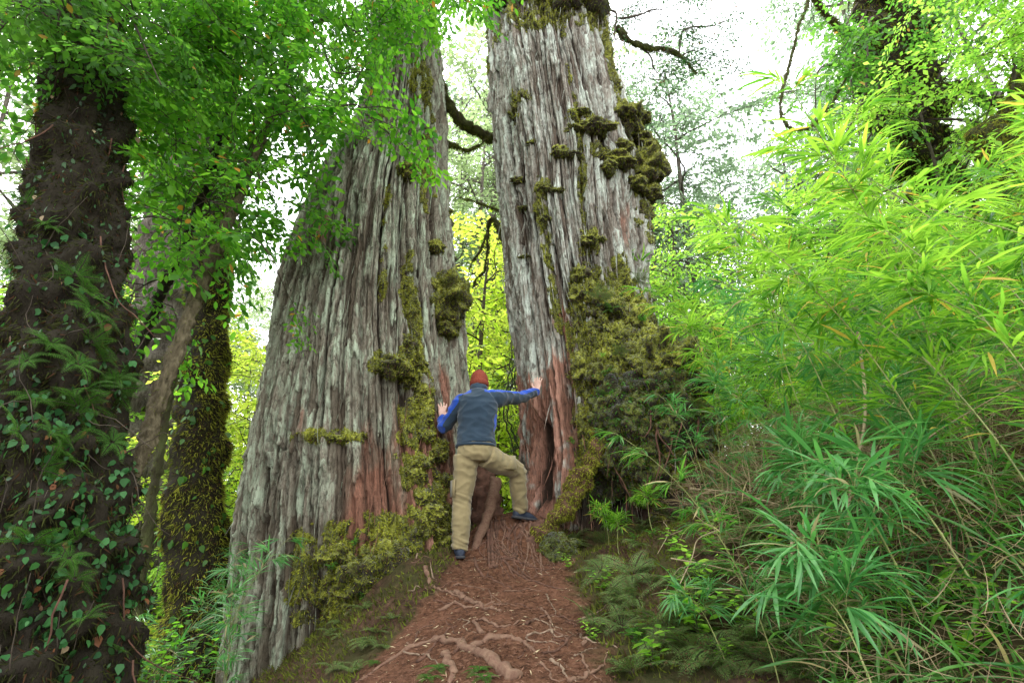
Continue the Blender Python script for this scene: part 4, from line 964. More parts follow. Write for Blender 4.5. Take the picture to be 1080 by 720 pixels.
ivy_on(VI, FI, 600, .05, lambda P, N: (N[:, 1] < .3) & (P[:, 2] > .75) & (P[:, 2] < 1.9) & (clump(P, 7) > .02), 'climbing_ivy', 'sparser creeper higher on the left foreground trunk', 'ivy')
ivy_on(VI, FI, 34, .034, lambda P, N: (N[:, 1] < .2) & (clump(P, 17) > .12), 'dead_creeper', 'withered brown creeper leaves hanging among the ivy', 'dead_leaf')

# ---------- mossy straight trunk between the left foreground and the giant
tS = thing('mossy_tree', 'straight dark trunk with yellow-green moss down its right side, behind the slender stems', 'tree', g0(215, 720, 6.2))
Q, V, F = trunk_px([g0(208,760,6.2), A(210,700,6.2), A(208,560,6.2), A(212,430,6.2), A(218,330,6.3), A(225,230,6.4), A(232,120,6.6), A(240,0,6.9), A(245,-120,7.2)], [.38,.33,.27,.25,.235,.22,.2,.18,.15], 'bark_dark', tS, 8.0, 160, 50, .22, 'trunk', 3)
fringe(V, F, 50000, .055, 'moss_tuft', tS, .12, 1.0, lambda P, N: (N[:, 0] > .15) | (perlin(P[:, 0]*4, P[:, 1]*4, P[:, 2]*2) > .1))
fringe(V, F, 25000, .05, 'moss_tuft_dark', tS, .12, 1.0)
LB, TB = MB(), MB()
for tip, n in ((A(150,80,5.6), 12), (A(300,60,6), 12), (A(190,-20,5.4), 12), (A(280,-40,6), 12), (A(165,170,5.8), 9)): leafy_limb(LB, TB, Q[int(R.uniform(.65, .95)*159)], tip, n, .025, sps=SPB, sc=1.3)
part('branch', *TB.get(), M['twig'], tS); part('crown', *LB.get(), M['leaf_mid'], tS)
ivy_on(V, F, 260, .07, lambda P, N: (N[:, 1] < .3) & (P[:, 2] < 2.6) & (clump(P, 4) > .0), 'climbing_ivy', 'creeper patches on the straight mossy trunk', 'leaf_mid')
tP = thing('pale_tree', 'pale grey old trunk seen through leaves behind the slender stems', 'tree', g0(150, 600, 10))
trunk_px([g0(150,600,10), A(165,450,10), A(178,330,10), A(192,200,10.2), A(205,80,10.6), A(215,-60,11)], [.85,.75,.68,.6,.5,.4], 'bark_pale', tP, 12, 120, 50, .35, 'trunk', 2)

# ---------- leafy saplings, ferns, seedlings: prototypes
def make_fern(name, label, nf=9, L=.5, mat='fern', droop=.5, w=.26):
    t = thing(name, label, 'fern'); B, S = MB(), MB()
    for i in range(nf):
        a = i*2.4+R.uniform(-.3, .3); l = L*R.uniform(.7, 1.1); e = R.uniform(.5, 1.1); m = 22
        tt = np.linspace(0, 1, m); hx = l*(tt*math.cos(e)+.25*tt*tt); hz = l*(tt*math.sin(e)-droop*tt*tt)
        Q = np.stack([hx*math.cos(a), hx*math.sin(a), hz], 1); S.add(*tube(Q, np.linspace(.0025, .0008, m), 3))
        T = np.gradient(Q, axis=0); T /= np.linalg.norm(T, axis=1)[:, None]; Bn = np.cross(T, [0, 0, 1.]); Bn /= np.linalg.norm(Bn, axis=1)[:, None]
        for s in (-1, 1):
            k = np.arange(3, m); sz = l*w*np.sin(np.pi*np.clip((tt[k]+.05)*.95, 0, 1))**.7*(1-.3*tt[k])
            # each pinna carries small leaflets
            for c in range(5):
                f = .1+.2*c; base = Q[k]+(Bn[k]*s+T[k]*.25)*(sz*f)[:, None]+np.array([0, 0, -.12])*(sz*f*f)[:, None]
                for s2 in (-1, 1):
                    D = Bn[k]*s*.5+T[k]*s2*.8+rnd(len(k), .12); B.add(*place(T_DIAM, base, D, np.tile([0, 0, 1.], (len(k), 1))+rnd(len(k), .15), sz*.30*(1.1-f), 1.0))
    part('fronds', *B.get(), M[mat], t); part('stem', *S.get(), M['twig'], t); return t
def make_seedling(label, n=10, L=.22, leaf=.06, mat='leaf_lime2', name='leafy_seedling', tpl=T_BROAD, stems=4):
    t = thing(name, label, 'plant'); B, S = MB(), MB()
    for i in range(stems):
        a = R.uniform(0, 6.3); Q = branch_path([0, 0, -.02], [.45*math.cos(a), .45*math.sin(a), 1], L*R.uniform(.6, 1.2), .12, .03, 10); S.add(*tube(Q, np.linspace(.003, .0012, 10), 4))
        f = np.linspace(.25, 1, n); P = np.stack([np.interp(f, np.linspace(0, 1, 10), Q[:, c]) for c in range(3)], 1); an = np.arange(n)*2.4+a
        D = np.stack([np.cos(an), np.sin(an), .15+0*an], 1)+rnd(n, .2); B.add(*place(tpl, P, D, np.tile([0, 0, 1.], (n, 1))+rnd(n, .3), leaf*R.uniform(.6, 1.2, n), 1.25))
    part('leaves', *B.get(), M[mat], t); part('stem', *S.get(), M['twig'], t); return t
def make_bamboo(name, label, H=2.4, lean=.5, leaf=.15, mat='bamboo_bright', dens=1.0, lo=.25, r=.006, tpl=T_LANCE, az=0):
    t = thing(name, label, 'bamboo'); n = 30; tt = np.linspace(0, 1, n)
    q = np.stack([lean*H*tt**2.0+.03*np.sin(tt*5), .04*np.sin(tt*4+1), H*(tt-.28*lean*tt**3)], 1)
    cm = MB().add(*tube(q, np.linspace(r, r*.3, n), 6)); nodes_n = int(H/.14)
    for i in range(2, nodes_n): # swollen nodes
        f = i/nodes_n; p = np.array([np.interp(f, tt, q[:, c]) for c in range(3)]); rr = r*(1-.7*f)
        cm.add(*tube(np.array([p-[0, 0, .006], p, p+[0, 0, .006]]), np.array([rr, rr*1.6, rr]), 6, caps=False))
    Ps, Ds, Ns = [], [], []; T = np.gradient(q, axis=0); T /= np.linalg.norm(T, axis=1)[:, None]
    for i in range(int(nodes_n*dens*1.6)):
        f = R.uniform(lo, 1); p = np.array([np.interp(f, tt, q[:, c]) for c in range(3)]); k = min(n-1, int(f*n))
        for j in range(2):
            a = R.uniform(0, 6.3); d = T[k]*.6+np.array([math.cos(a), math.sin(a), .25]); l = R.uniform(.08, .34)*(1.2-f*.6)
            b = branch_path(p, d, l, .16, .05, 6); cm.add(*tube(b, np.linspace(.0018, .0008, 6), 3))
            m = R.integers(5, 9); g = np.linspace(.45, 1, m); P = np.stack([np.interp(g, np.linspace(0, 1, 6), b[:, c]) for c in range(3)], 1)
            dd = (b[-1]-b[-2]); dd /= np.linalg.norm(dd); sd = np.cross(dd, [0, 0, 1.]); sd /= np.linalg.norm(sd)+1e-6
            D = dd*.8+sd*np.where(np.arange(m) % 2, 1, -1)[:, None]*R.uniform(.12, .6, (m, 1))+rnd(m, .18)+[0, 0, -.12]; D[-1] = dd
            Ps.append(P); Ds.append(D); Ns.append(np.tile([0, 0, 1.], (m, 1))+rnd(m, .35))
    P, D, N = map(np.concatenate, (Ps, Ds, Ns)); part('culm', *cm.get(), M['cane'], t)
    part('foliage', *place(tpl, P, D, N, leaf*R.uniform(.5, 1.25, len(P)), 1.0), M[mat], t); return t
class Proto:
    """the first use moves the prototype itself, later uses copy it"""
    def __init__(s, o): s.o = o; s.used = False
    def put(s, loc, rz=0, scale=1.0, label=None, group=None, mats=None, tilt=(0, 0)):
        if not s.used:
            s.used = True; o = s.o; o.location = [float(c) for c in loc]; o.rotation_euler = (tilt[0], tilt[1], rz); o.scale = (scale,)*3
            if label: o['label'] = label
            if group: o['group'] = group
            if mats:
                for ch in o.children:
                    for k, m in mats.items():
                        if ch.name.startswith(k): ch.material_slots[0].link = 'OBJECT'; ch.material_slots[0].material = m
            return o
        return copy_thing(s.o, loc, (tilt[0], tilt[1], rz), scale, label, group, mats)
def on_ground(x, y, dz=-.02): return (x, y, gz(x, y)+dz)

# ---------- bamboo thicket on the right bank
BAM = [Proto(make_bamboo('bamboo', 'x', H=h, lean=l, leaf=lf, dens=dn)) for h, l, lf, dn in ((2.5,.35,.21,.8),(2.2,.5,.20,.9),(2.8,.3,.22,.75),(2.0,.6,.21,.95),(2.4,.45,.23,.8),(1.8,.35,.20,.95),(2.6,.5,.20,.85))]
GB = {'bamboo_bright': ('tall arching cane with bright yellow-green leaves in the thicket on the right bank', 'bright canes of the bamboo thicket'),
      'bamboo_mid': ('mid-green leafy cane standing inside the thicket on the right bank', 'mid-green canes of the bamboo thicket'),
      'bamboo_dark': ('blue-green shaded cane low in the thicket on the right bank', 'shaded canes of the bamboo thicket')}
def bam(i, x, y, rz, s, mat, label=None, tilt=(0, 0), group=None):
    l, g = GB[mat]; return BAM[i % len(BAM)].put(on_ground(x, y), rz, s, label or l, group or g, {'foliage': M[mat]}, tilt)
cnt = 0
for i in range(92):
    y = R.uniform(2.5, 7.5); px0 = R.uniform(860, 1300) if y < 5.5 else R.uniform(830, 1250)
    x = (px0-540)/FPX*(y*CP+.3)
    if x < 1.25+.08*y: continue
    rz = (math.pi if px0 > 960 else 1.6)+R.normal(0, .9); hh = R.uniform(.62, 1.0)*(1.0 if y > 3.5 else .8)
    bam(i, x, y, rz, hh, ('bamboo_bright', 'bamboo_bright', 'bamboo_mid', 'bamboo_bright', 'bamboo_dark')[R.integers(5)], tilt=(R.normal(0, .12), R.normal(0, .12)))
for px, Y, s in ((745,5.6,.85),(770,5.2,.8),(800,5.0,.8),(760,6.3,1.0),(730,6.6,1.0),(790,4.6,.7),(830,4.4,.75),(815,5.8,.9)): bam(int(px), (px-540)/FPX*(Y*CP+.3), Y, math.pi+R.normal(0, .8), s, 'bamboo_bright')
for x, y, rz, s in ((2.15,2.35,2.6,.85),(2.35,2.0,2.9,.8),(1.95,2.6,3.4,.85),(2.6,2.4,3.0,.95),(2.0,1.9,2.4,.72),(2.3,2.9,3.8,.9),(1.75,2.9,3.3,.72),(2.7,1.8,2.7,.85)): bam(int(s*100), x, y, rz, s, 'bamboo_bright')
for i in range(20):
    y = R.uniform(2.2, 4.2); x = R.uniform(.95, 2.6)*(.5+.2*y); bam(i+3, x, y, R.uniform(0, 6.3), R.uniform(.28, .48), 'bamboo_dark' if R.random() < .6 else 'bamboo_mid', 'short low cane shoot with long leaves under the right-hand thicket', group='short cane shoots under the thicket')
YB = Proto(make_bamboo('bamboo', 'x', H=.75, lean=.5, leaf=.21, mat='bamboo_dark', dens=1.6, lo=.5, tpl=T_LANCE))
YB.put(on_ground(1.15, 1.95), 2.2, .8, 'blue-green shoot with a fan of long drooping leaves at the bottom right, nearest the camera', 'near shoots')
YB.put(on_ground(1.32, 2.15), 3.2, .85, 'fan of drooping straps just behind and right of the nearest shoot', 'near shoots')
YB.put(on_ground(1.75, 2.3), 2.6, 1.0, 'tall blue-green shoot in front of the right thicket near the frame edge', 'near shoots')
YB.put(on_ground(1.45, 2.9), 1.2, 1.1, 'upright blue-green shoot standing in the middle of the right bank', 'near shoots')
YB.put(on_ground(1.55, 1.75), .6, .8, 'near shoot with long leaves reaching the lower right corner', 'near shoots')
YB.put(on_ground(1.5, 2.4), 4.0, .9, 'dark long-leaved shoot behind the nearest fan of leaves', 'near shoots')
YB.put(on_ground(.92, 2.75), 3.0, .5, 'small long-leaved shoot at the foot of the right bank beside the soil', 'near shoots')
for lab, (px, py), s in (('small bright shoot with finger-like leaves on the mossy bank right of the hollow', (655,585), .4), ('thin spreading shoot of narrow leaves just right of the mossy root arch', (640,575), .42), ('bright narrow-leaved shoot on the bank below the mossy buttress', (690,560), .45)):
    p = ground_hit(px, py); YB.put(p, R.uniform(0, 6), s, lab, 'small bright shoots', {'foliage': M['bamboo_bright']})
# left undergrowth canes
for i, (px, Y, s, lab) in enumerate(((205,4.6,.42,'low cane with narrow blue-green leaves left of the giant trunk'),(235,5.2,.45,'narrow-leaved cane close to the left foot of the giant trunk'),(170,4.4,.4,'low cane between the slender stems and the mossy trunk'),(225,4.2,.36,'shortest blue-green cane at the bottom left'),(150,5.2,.5,'cane with narrow leaves behind the pale-footed slender tree'))):
    x = (px-540)/FPX*(Y*CP-.4); BAM[(i*2) % 7].put(on_ground(x, Y), i*1.7, s*1.4, lab, 'canes left of the giant trunks', {'foliage': M['bamboo_dark']})
# dead straw canes across the bank
def dead_cane(i, a, b, r, label, group='dead canes on the bank'):
    a, b = np.asarray(a), np.asarray(b); Q = smooth_path([a, lerp(a, b, .33)+rnd(1, .04)[0], lerp(a, b, .66)+rnd(1, .04)[0]+[0, 0, .03], b], 22)
    t = thing('dead_cane', label, 'dead cane', a, group); part('culm', *tube(Q, np.linspace(r, r*.5, 22), 6, .15, 30), M['cane_dead'], t)
    for k in range(R.integers(1, 4)): p = Q[R.integers(6, 21)]; q = branch_path(p, (b-a)/np.linalg.norm(b-a)+rnd(1, .8)[0], R.uniform(.06, .16), .15, 0, 6); part('side_twig', *tube(q, np.linspace(r*.4, r*.15, 6), 4), M['cane_dead'], t)
dead_cane(0, at(728,515,4.3), at(905,560,3.3), .010, 'long pale dead cane lying slantwise across the right bank', None)
dead_cane(1, at(905,350,3.0), at(925,720,2.6), .009, 'upright straw-coloured cane in front of the right thicket', None)
dead_cane(2, at(835,560,3.0), at(872,720,2.7), .008, 'thin pale cane standing left of the tall straw one', None)
for i in range(46):
    Y = R.uniform(2.9, 5.0); a = at(R.uniform(700, 1090), R.uniform(440, 700), Y); d = np.array([R.normal(0, 1), R.normal(0, .5), R.normal(-.1, .6)]); b = a+d/np.linalg.norm(d)*R.uniform(.3, 1.0)
    for p in (a, b): p[2] = max(p[2], gz(p[0], p[1])+.02)
    if 540+FPX*b[0]/depth(b) < 690: continue
    dead_cane(i, a, b, R.uniform(.002, .0045), 'thin fallen straw-coloured cane tangled in the right bank undergrowth')
# straw and dry stems: one uncountable mass
def scatter_xy(n, x0, x1, y0, y1, keep):
    x, y = R.uniform(x0, x1, n), R.uniform(y0, y1, n); k = keep(x, y); x, y = x[k], y[k]; return np.stack([x, y, height(x, y)], 1)
bankk = lambda x, y: (x > .75+.12*y) & (path_mask(x, y) < .1)
P = np.vstack([scatter_xy(9000, .6, 5, 2.5, 7, bankk), scatter_xy(2600, .7, 3, 1.3, 2.6, bankk)]); n = len(P)
D = np.stack([R.normal(0, .7, n), R.normal(-.2, .6, n), np.abs(R.normal(.25, .5, n))], 1)
o = link('undergrowth', mesh_np('undergrowth', *place(T_LANCE, P+[0, 0, .02]+np.stack([0*D[:, 0], 0*D[:, 0], R.uniform(0, .3, n)], 1), D, rnd(n)+[0, 0, 1.], R.uniform(.10, .30, n)*np.where(P[:, 1] < 2.6, .6, 1), .22)), M['dead_leaf']); tag(o, 'tangle of dry straw stems and dead leaves under the canes', 'undergrowth', None, 'stuff')
P = np.vstack([scatter_xy(3000, .6, 5, 1.5, 7, bankk), scatter_xy(1500, .7, 3, 1.3, 2.8, bankk)]); n = len(P); D = np.stack([R.normal(0, .8, n), R.normal(-.2, .7, n), R.normal(.45, .5, n)], 1)
o = link('grass', mesh_np('grass', *place(T_LANCE, P+np.stack([0*D[:, 0], 0*D[:, 0], R.uniform(0, .22, n)], 1), D, rnd(n, .5)+[0, 0, 1.], R.uniform(.10, .26, n), .7)), M['bamboo_mid']); tag(o, 'narrow green blades growing through the dry undergrowth', 'grass', None, 'stuff')

# ---------- ground cover
nearV = (GV[:, 1] > 1.5) & (GV[:, 1] < 9) & (np.abs(GV[:, 0]) < 6)
gf = GF[nearV[GF].all(1)]
P, N, _ = mesh_samples(GV, gf, 230000); N[N[:, 2] < 0] *= -1
pm = path_mask(P[:, 0], P[:, 1]); mk = (pm < .25) & (perlin(P[:, 0]*2.2, P[:, 1]*2.2, 3) > -.25+.35*(R.random(len(P))-.5))
o = link('moss', mesh_np('moss', *tufts(P[mk], N[mk], np.where(P[mk][:, 1] < 2.8, .022, .042), .13, -.2)), M['moss_tuft_dark']); tag(o, 'dark moss and tiny shoots carpeting the soil off the trodden path', 'moss', None, 'stuff')
P, N, _ = mesh_samples(GV, GF[((GV[:, 1] > 2) & (GV[:, 1] < 6.3) & (np.abs(GV[:, 0]) < 1.3))[GF].all(1)], 26000); N[N[:, 2] < 0] *= -1
k = (path_mask(P[:, 0], P[:, 1]) > R.uniform(.0, .9, len(P))); P, N = P[k], N[k]; n = len(P); D = rnd(n); D[:, 2] *= .25
o = link('needle_litter', mesh_np('needle_litter', *place(T_DIAM, P+N*.003, D, N+rnd(n, .3), R.uniform(.010, .045, n)**1.0, R.uniform(.3, .3))), M['litter']); tag(o, 'fallen needles and bark chips scattered over the reddish path', 'litter', None, 'stuff')

# ferns
F1 = Proto(make_fern('fern', 'x', 10, .34, 'fern_dull', .55)); F2 = Proto(make_fern('fern', 'x', 8, .30, 'fern_dull', .75, .30)); F3 = Proto(make_fern('fern', 'x', 9, .5, 'fern', .6, .24))
k = 0
for i in range(110):
    px, py = R.uniform(598, 900), R.uniform(540, 715)
    p = ground_hit(px, py)
    if path_mask(p[0:1], p[1:2])[0] > .1: continue
    (F1, F2)[i % 2].put(p, R.uniform(0, 6), R.uniform(.4, .9), 'small dull-green filmy fern on the mossy bank right of the path', 'filmy ferns on the right bank', None, (R.normal(0, .25), R.normal(0, .25)))
for px, py in ((462,706), (505,708), (452,716), (512,716), (395,700)): F2.put(ground_hit(px, py), px, .3, 'little fern tuft beside the big root at the bottom of the path', 'fern tufts by the big root', {'fronds': M['fern']})
for i in range(12):
    px, py = R.uniform(345, 420), R.uniform(640, 715); p = ground_hit(px, py)
    (F1, F2)[i % 2].put(p, R.uniform(0, 6), R.uniform(.3, .5), 'small filmy fern on the mossy slope left of the path', 'filmy ferns left of the path')
def on_mesh(V, F, px, py):
    d = ray(px, py); d /= np.linalg.norm(d); C = V[F].mean(1); t = C @ d; r = np.linalg.norm(C-d*t[:, None], axis=1); k = np.nonzero(r < .03)[0]
    k = k[np.argmin(t[k])] if len(k) else np.argmin(r); return C[k]
EPX = Proto(make_fern('fern', 'x', 9, .30, 'fern', .6, .26))
for i in range(30):
    px, py = R.uniform(5, 135), R.uniform(200, 700); p = on_mesh(VI, FI, px, py); EPX.put(p+[0, -.02, 0], R.uniform(0, 6), R.uniform(.3, .72), 'small green fern rooted in the moss of the dark creeper trunk', 'ferns on the creeper trunk', {'fronds': M['fern']}, (R.uniform(.5, 1.1), R.normal(0, .3)))
for px, py, s, lab in ((88,385,.6,'feathery fern growing on the creeper trunk at its middle'), (128,470,.5,'fern hanging from the right side of the creeper trunk'), (135,400,.55,'pale fern between the creeper trunk and the slender stem'), (105,365,.5,'topmost fern on the creeper trunk')):
    p = on_mesh(VI, FI, px, py); F3.put(p+[0, -.05, 0], R.uniform(0, 6), s*.7, lab, None, None, (.6, R.normal(0, .3)))
for px, Y, s, lab in ((100,4.2,.9,'large green fern at the foot of the slender stems'), (175,5.2,1.0,'large fern in front of the straight mossy trunk'), (235,5.8,.8,'fern beside the left foot of the giant trunk'), (60,3.8,.8,'fern behind the creeper trunk at ground level'), (140,4.0,.8,'fern under the thin pale foot of the slender tree')):
    F3.put(on_ground((px-540)/FPX*(Y*CP-.4), Y), px, s*1.1, lab)
# seedlings
S1 = Proto(make_seedling('x', 9, .26, .07)); S2 = Proto(make_seedling('x', 7, .16, .055, 'leaf_mid')); S3 = Proto(make_seedling('x', 26, .75, .042, 'leaf_bright', 'broadleaf_sapling', T_BROAD, 9))
for px, py, s, lab in ((600,600,.5,'tiny bright seedling at the right edge of the path by the hollow'), (712,585,.7,'bright round-leaved seedling on the bank under the moss mound'), (745,620,1.0,'leafy green seedling in the middle of the right bank'), (740,675,1.1,'glossy seedling low on the right bank'), (725,650,.8,'small seedling above the glossy one on the right bank'), (690,705,.8,'seedling at the bottom of the right bank')):
    S1.put(ground_hit(px, py), px, s, lab)
for i in range(30):
    px, py = R.uniform(760, 1080), R.uniform(620, 718); p = ground_hit(px, py)
    (F1, F2, EPX)[i % 3].put(p, R.uniform(0, 6), R.uniform(.3, .6), 'low fern in the shade under the canes at the bottom right', 'ferns under the canes')
for i in range(44):
    px, py = R.uniform(600, 1075), R.uniform(560, 716); p = ground_hit(px, py)
    if path_mask(p[0:1], p[1:2])[0] < .1: (S1, S2)[i % 2].put(p, R.uniform(0, 6), R.uniform(.35, .9), 'little leafy seedling in the undergrowth of the right bank', 'seedlings on the right bank')
for i in range(14):
    px, py = R.choice([R.uniform(350, 440), R.uniform(0, 240)]), R.uniform(600, 716); p = ground_hit(px, py)
    if path_mask(p[0:1], p[1:2])[0] < .1: S2.put(p, R.uniform(0, 6), R.uniform(.3, .6), 'little dark seedling on the mossy slope left of the path', 'seedlings left of the path')
for px, py, Y, s, lab in ((165,480,4.6,.75,'broadleaf sapling with glossy leaves right of the slender stems'), (172,540,4.4,.7,'lower broadleaf sapling in front of the mossy trunk'), (190,600,4.3,.6,'broadleaf sapling low beside the giant trunk'), (115,640,3.4,.45,'lime-leaved sapling at the pale foot of the slender tree'), (160,420,5.0,.7,'sapling whose leaves cross the straight mossy trunk')):
    p = at(px, py, Y); x, y = p[0], p[1]; b = on_ground(x, y); h = min(max(.3, p[2]-b[2]), 1.1); S3.put(b, px, h/.75, lab)
# epiphytes: little leafy plants rooted in the moss of the giants
for px, py, G_, s, lab in ((610,470,GR,.5,'bright sprig growing on the mossy root arch'), (700,300,GR,.8,'leafy tuft on top of the moss mound'), (628,405,GR,.5,'sprig at the left edge of the moss mound'), (375,575,GL,.6,'leafy tuft in the moss at the foot of the left giant'), (355,600,GL,.6,'lowest leafy tuft on the left giant')):
    p, nn = G_.ray_hit(px, py); S2.put(p+nn*.15, px, s, lab)

for i in range(30):
    py = R.uniform(300, 520); px = R.uniform(632, 740) if py > 360 else R.uniform(630, 700); p, nn = GR.ray_hit(px, py)
    (F1, EPX)[i % 2].put(p+nn*.14, R.uniform(0, 6), R.uniform(.3, .6), 'small fern sprouting from the moss mound beside the right giant', 'ferns on the moss mound', None, (R.uniform(.4, 1.0), R.normal(0, .3)))
for i in range(26):
    py = R.uniform(300, 520); px = R.uniform(632, 740) if py > 360 else R.uniform(630, 700); p, nn = GR.ray_hit(px, py)
    S2.put(p+nn*.12, R.uniform(0, 6), R.uniform(.3, .6), 'tiny leafy sprig growing out of the moss mound beside the right giant', 'sprigs on the moss mound', {'leaves': M[('leaf_mid', 'leaf_lime2', 'leaf_dark')[i % 3]]}, (R.uniform(.2, .8), R.normal(0, .3)))
# ---------- trees behind: near lime understory, then far forest with haze painted into its leaf colours
def make_tree(name, label, h, cr, cb, leafm, nspray, sps, trunk_r, barkm='bark_pale', sc=1.0, lean=.0, shape=1.0):
    t = thing(name, label, 'tree'); LB, TB, K = MB(), MB(), MB()
    n = 24; tt = np.linspace(0, 1, n); Q = np.stack([lean*h*tt+.03*h*perlin(tt*2.5, h, 0), .03*h*perlin(tt*2.5, h, 7), h*tt*.96-.3], 1)
    K.add(*tube(Q, trunk_r*(1-.85*tt), 10, .3, 3))
    nl = 16
    for i in range(nl):
        f = cb+(1-cb)*(i+.5)/nl; p = np.array([np.interp(f, tt, Q[:, c]) for c in range(3)]); a = i*2.4+R.uniform(-.4, .4)
        prof = math.sin(math.pi*min(1, max(.08, ((f-cb)/(1-cb))**shape*.92+.06)))**.7; l = cr*prof*R.uniform(.7, 1.15)
        b = branch_path(p, [math.cos(a), math.sin(a), R.uniform(.1, .7)], l, .13, .03, 10); K.add(*tube(b, np.linspace(trunk_r*.22, trunk_r*.04, 10), 5))
        for j in range(int(nspray/nl)):
            q = b[R.integers(2, 10)]+R.normal(size=3)*cr*.07; d = np.array([math.cos(a), math.sin(a), -.05])+R.normal(size=3)*[.8, .8, .35]
            put(LB, TB, sps[R.integers(len(sps))], q, d, sc*R.uniform(.7, 1.3))
    part('trunk', *K.get(), M[barkm], t, True); part('crown', *LB.get(), M[leafm], t); part('branch', *TB.get(), M[barkm], t); return t
SPL = spray_set(6, L=.9, sides=9, leaf=.095, per=6, tpl=T_DIAM, droop=.25, tw=.005, flat=.5)
SPH = spray_set(6, L=1.7, sides=8, leaf=.17, per=6, tpl=T_DIAM, droop=.3, tw=.009, flat=.6)
UT = [Proto(make_tree('understory_tree', 'x', h, cr, cb, 'leaf_lime', 130, SPL, .07, 'twig', s_)) for h, cr, cb, s_ in ((4.6, 1.9, .12, 1), (3.6, 1.6, .08, .9), (6.0, 2.1, .15, 1.05), (2.6, 1.4, .05, .8))]
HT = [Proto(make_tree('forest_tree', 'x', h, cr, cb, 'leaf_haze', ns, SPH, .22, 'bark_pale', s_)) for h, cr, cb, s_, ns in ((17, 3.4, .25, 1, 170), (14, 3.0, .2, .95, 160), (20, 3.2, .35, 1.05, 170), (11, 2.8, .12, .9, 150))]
UL = {'leaf_lime': ('lime-green sunlit understory tree glowing behind the trunks', 'lime understory trees behind the trunks'), 'leaf_lime2': ('fresh green bushy understory tree behind the trunks', 'fresh green understory trees')}
def under(i, px, Y, s, mat, label=None):
    x = (px-540)/FPX*(Y*CP); UT[i % 4].put(on_ground(x, Y, -.1), R.uniform(0, 6.3), s, label or UL[mat][0], None if label else UL[mat][1], {'crown': M[mat]})
for i, (px, Y, s, m) in enumerate(((520,9.5,.9,'leaf_lime'),(500,12,1.1,'leaf_lime'),(545,11,1.0,'leaf_lime'),(470,14,1.3,'leaf_lime'),(560,15,1.3,'leaf_lime2'),(512,8.4,.5,'leaf_lime2'),(505,10.5,1.35,'leaf_lime'),(535,13,1.7,'leaf_lime'),(495,14,1.9,'leaf_lime'),(520,16,2.2,'leaf_lime2'),
        (262,8.5,.8,'leaf_lime'),(235,10,1.0,'leaf_lime'),(290,11,1.0,'leaf_lime'),(200,12,1.2,'leaf_lime2'),(270,14,1.3,'leaf_lime'),(150,11,1.1,'leaf_lime2'),(100,10,1.1,'leaf_lime2'),(40,9,1.0,'leaf_lime2'),(-30,10,1.2,'leaf_lime2'),(-120,9,1.3,'leaf_lime2'),(250,7.6,.5,'leaf_lime2'),(60,13,1.5,'leaf_lime'),(130,15,1.6,'leaf_lime'),(330,15,1.4,'leaf_lime'),
        (400,16,1.4,'leaf_lime'),(620,14,1.3,'leaf_lime2'),(740,9.5,1.0,'leaf_lime2'),(830,9,.9,'leaf_lime2'),(930,8.5,.9,'leaf_lime2'),(1020,9,1.1,'leaf_lime2'),(1110,8,1.1,'leaf_lime2'),(1200,9,1.3,'leaf_lime2'),(780,13,1.2,'leaf_lime2'),(880,13,1.1,'leaf_lime2'),(980,12,1.3,'leaf_lime2'),(1080,12,1.4,'leaf_lime2'),(690,12,1.1,'leaf_lime2'))):
    under(i, px, Y, s, m)
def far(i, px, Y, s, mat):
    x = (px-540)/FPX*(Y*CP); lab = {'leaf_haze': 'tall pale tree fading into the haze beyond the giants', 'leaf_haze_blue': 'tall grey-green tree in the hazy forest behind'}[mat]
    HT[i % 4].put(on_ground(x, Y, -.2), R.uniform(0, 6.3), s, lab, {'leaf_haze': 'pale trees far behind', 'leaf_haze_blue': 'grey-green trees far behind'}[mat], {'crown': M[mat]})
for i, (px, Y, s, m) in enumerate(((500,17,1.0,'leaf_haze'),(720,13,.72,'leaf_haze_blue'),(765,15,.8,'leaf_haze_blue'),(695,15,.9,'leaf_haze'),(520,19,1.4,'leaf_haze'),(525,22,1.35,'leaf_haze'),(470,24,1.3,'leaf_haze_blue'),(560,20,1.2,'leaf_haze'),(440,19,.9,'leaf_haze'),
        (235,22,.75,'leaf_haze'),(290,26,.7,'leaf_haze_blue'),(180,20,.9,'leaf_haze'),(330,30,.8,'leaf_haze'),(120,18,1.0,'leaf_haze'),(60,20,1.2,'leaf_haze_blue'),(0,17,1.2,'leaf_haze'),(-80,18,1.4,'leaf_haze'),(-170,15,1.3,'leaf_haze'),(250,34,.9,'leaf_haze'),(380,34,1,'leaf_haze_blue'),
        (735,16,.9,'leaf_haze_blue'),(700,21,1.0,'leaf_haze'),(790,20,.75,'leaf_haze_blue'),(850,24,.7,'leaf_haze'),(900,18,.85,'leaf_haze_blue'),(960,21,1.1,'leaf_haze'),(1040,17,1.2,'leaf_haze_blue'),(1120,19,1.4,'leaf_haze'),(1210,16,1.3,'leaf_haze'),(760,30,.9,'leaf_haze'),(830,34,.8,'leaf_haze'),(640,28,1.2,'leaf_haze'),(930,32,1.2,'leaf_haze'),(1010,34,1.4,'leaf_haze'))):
    far(i, px, Y, s, m)

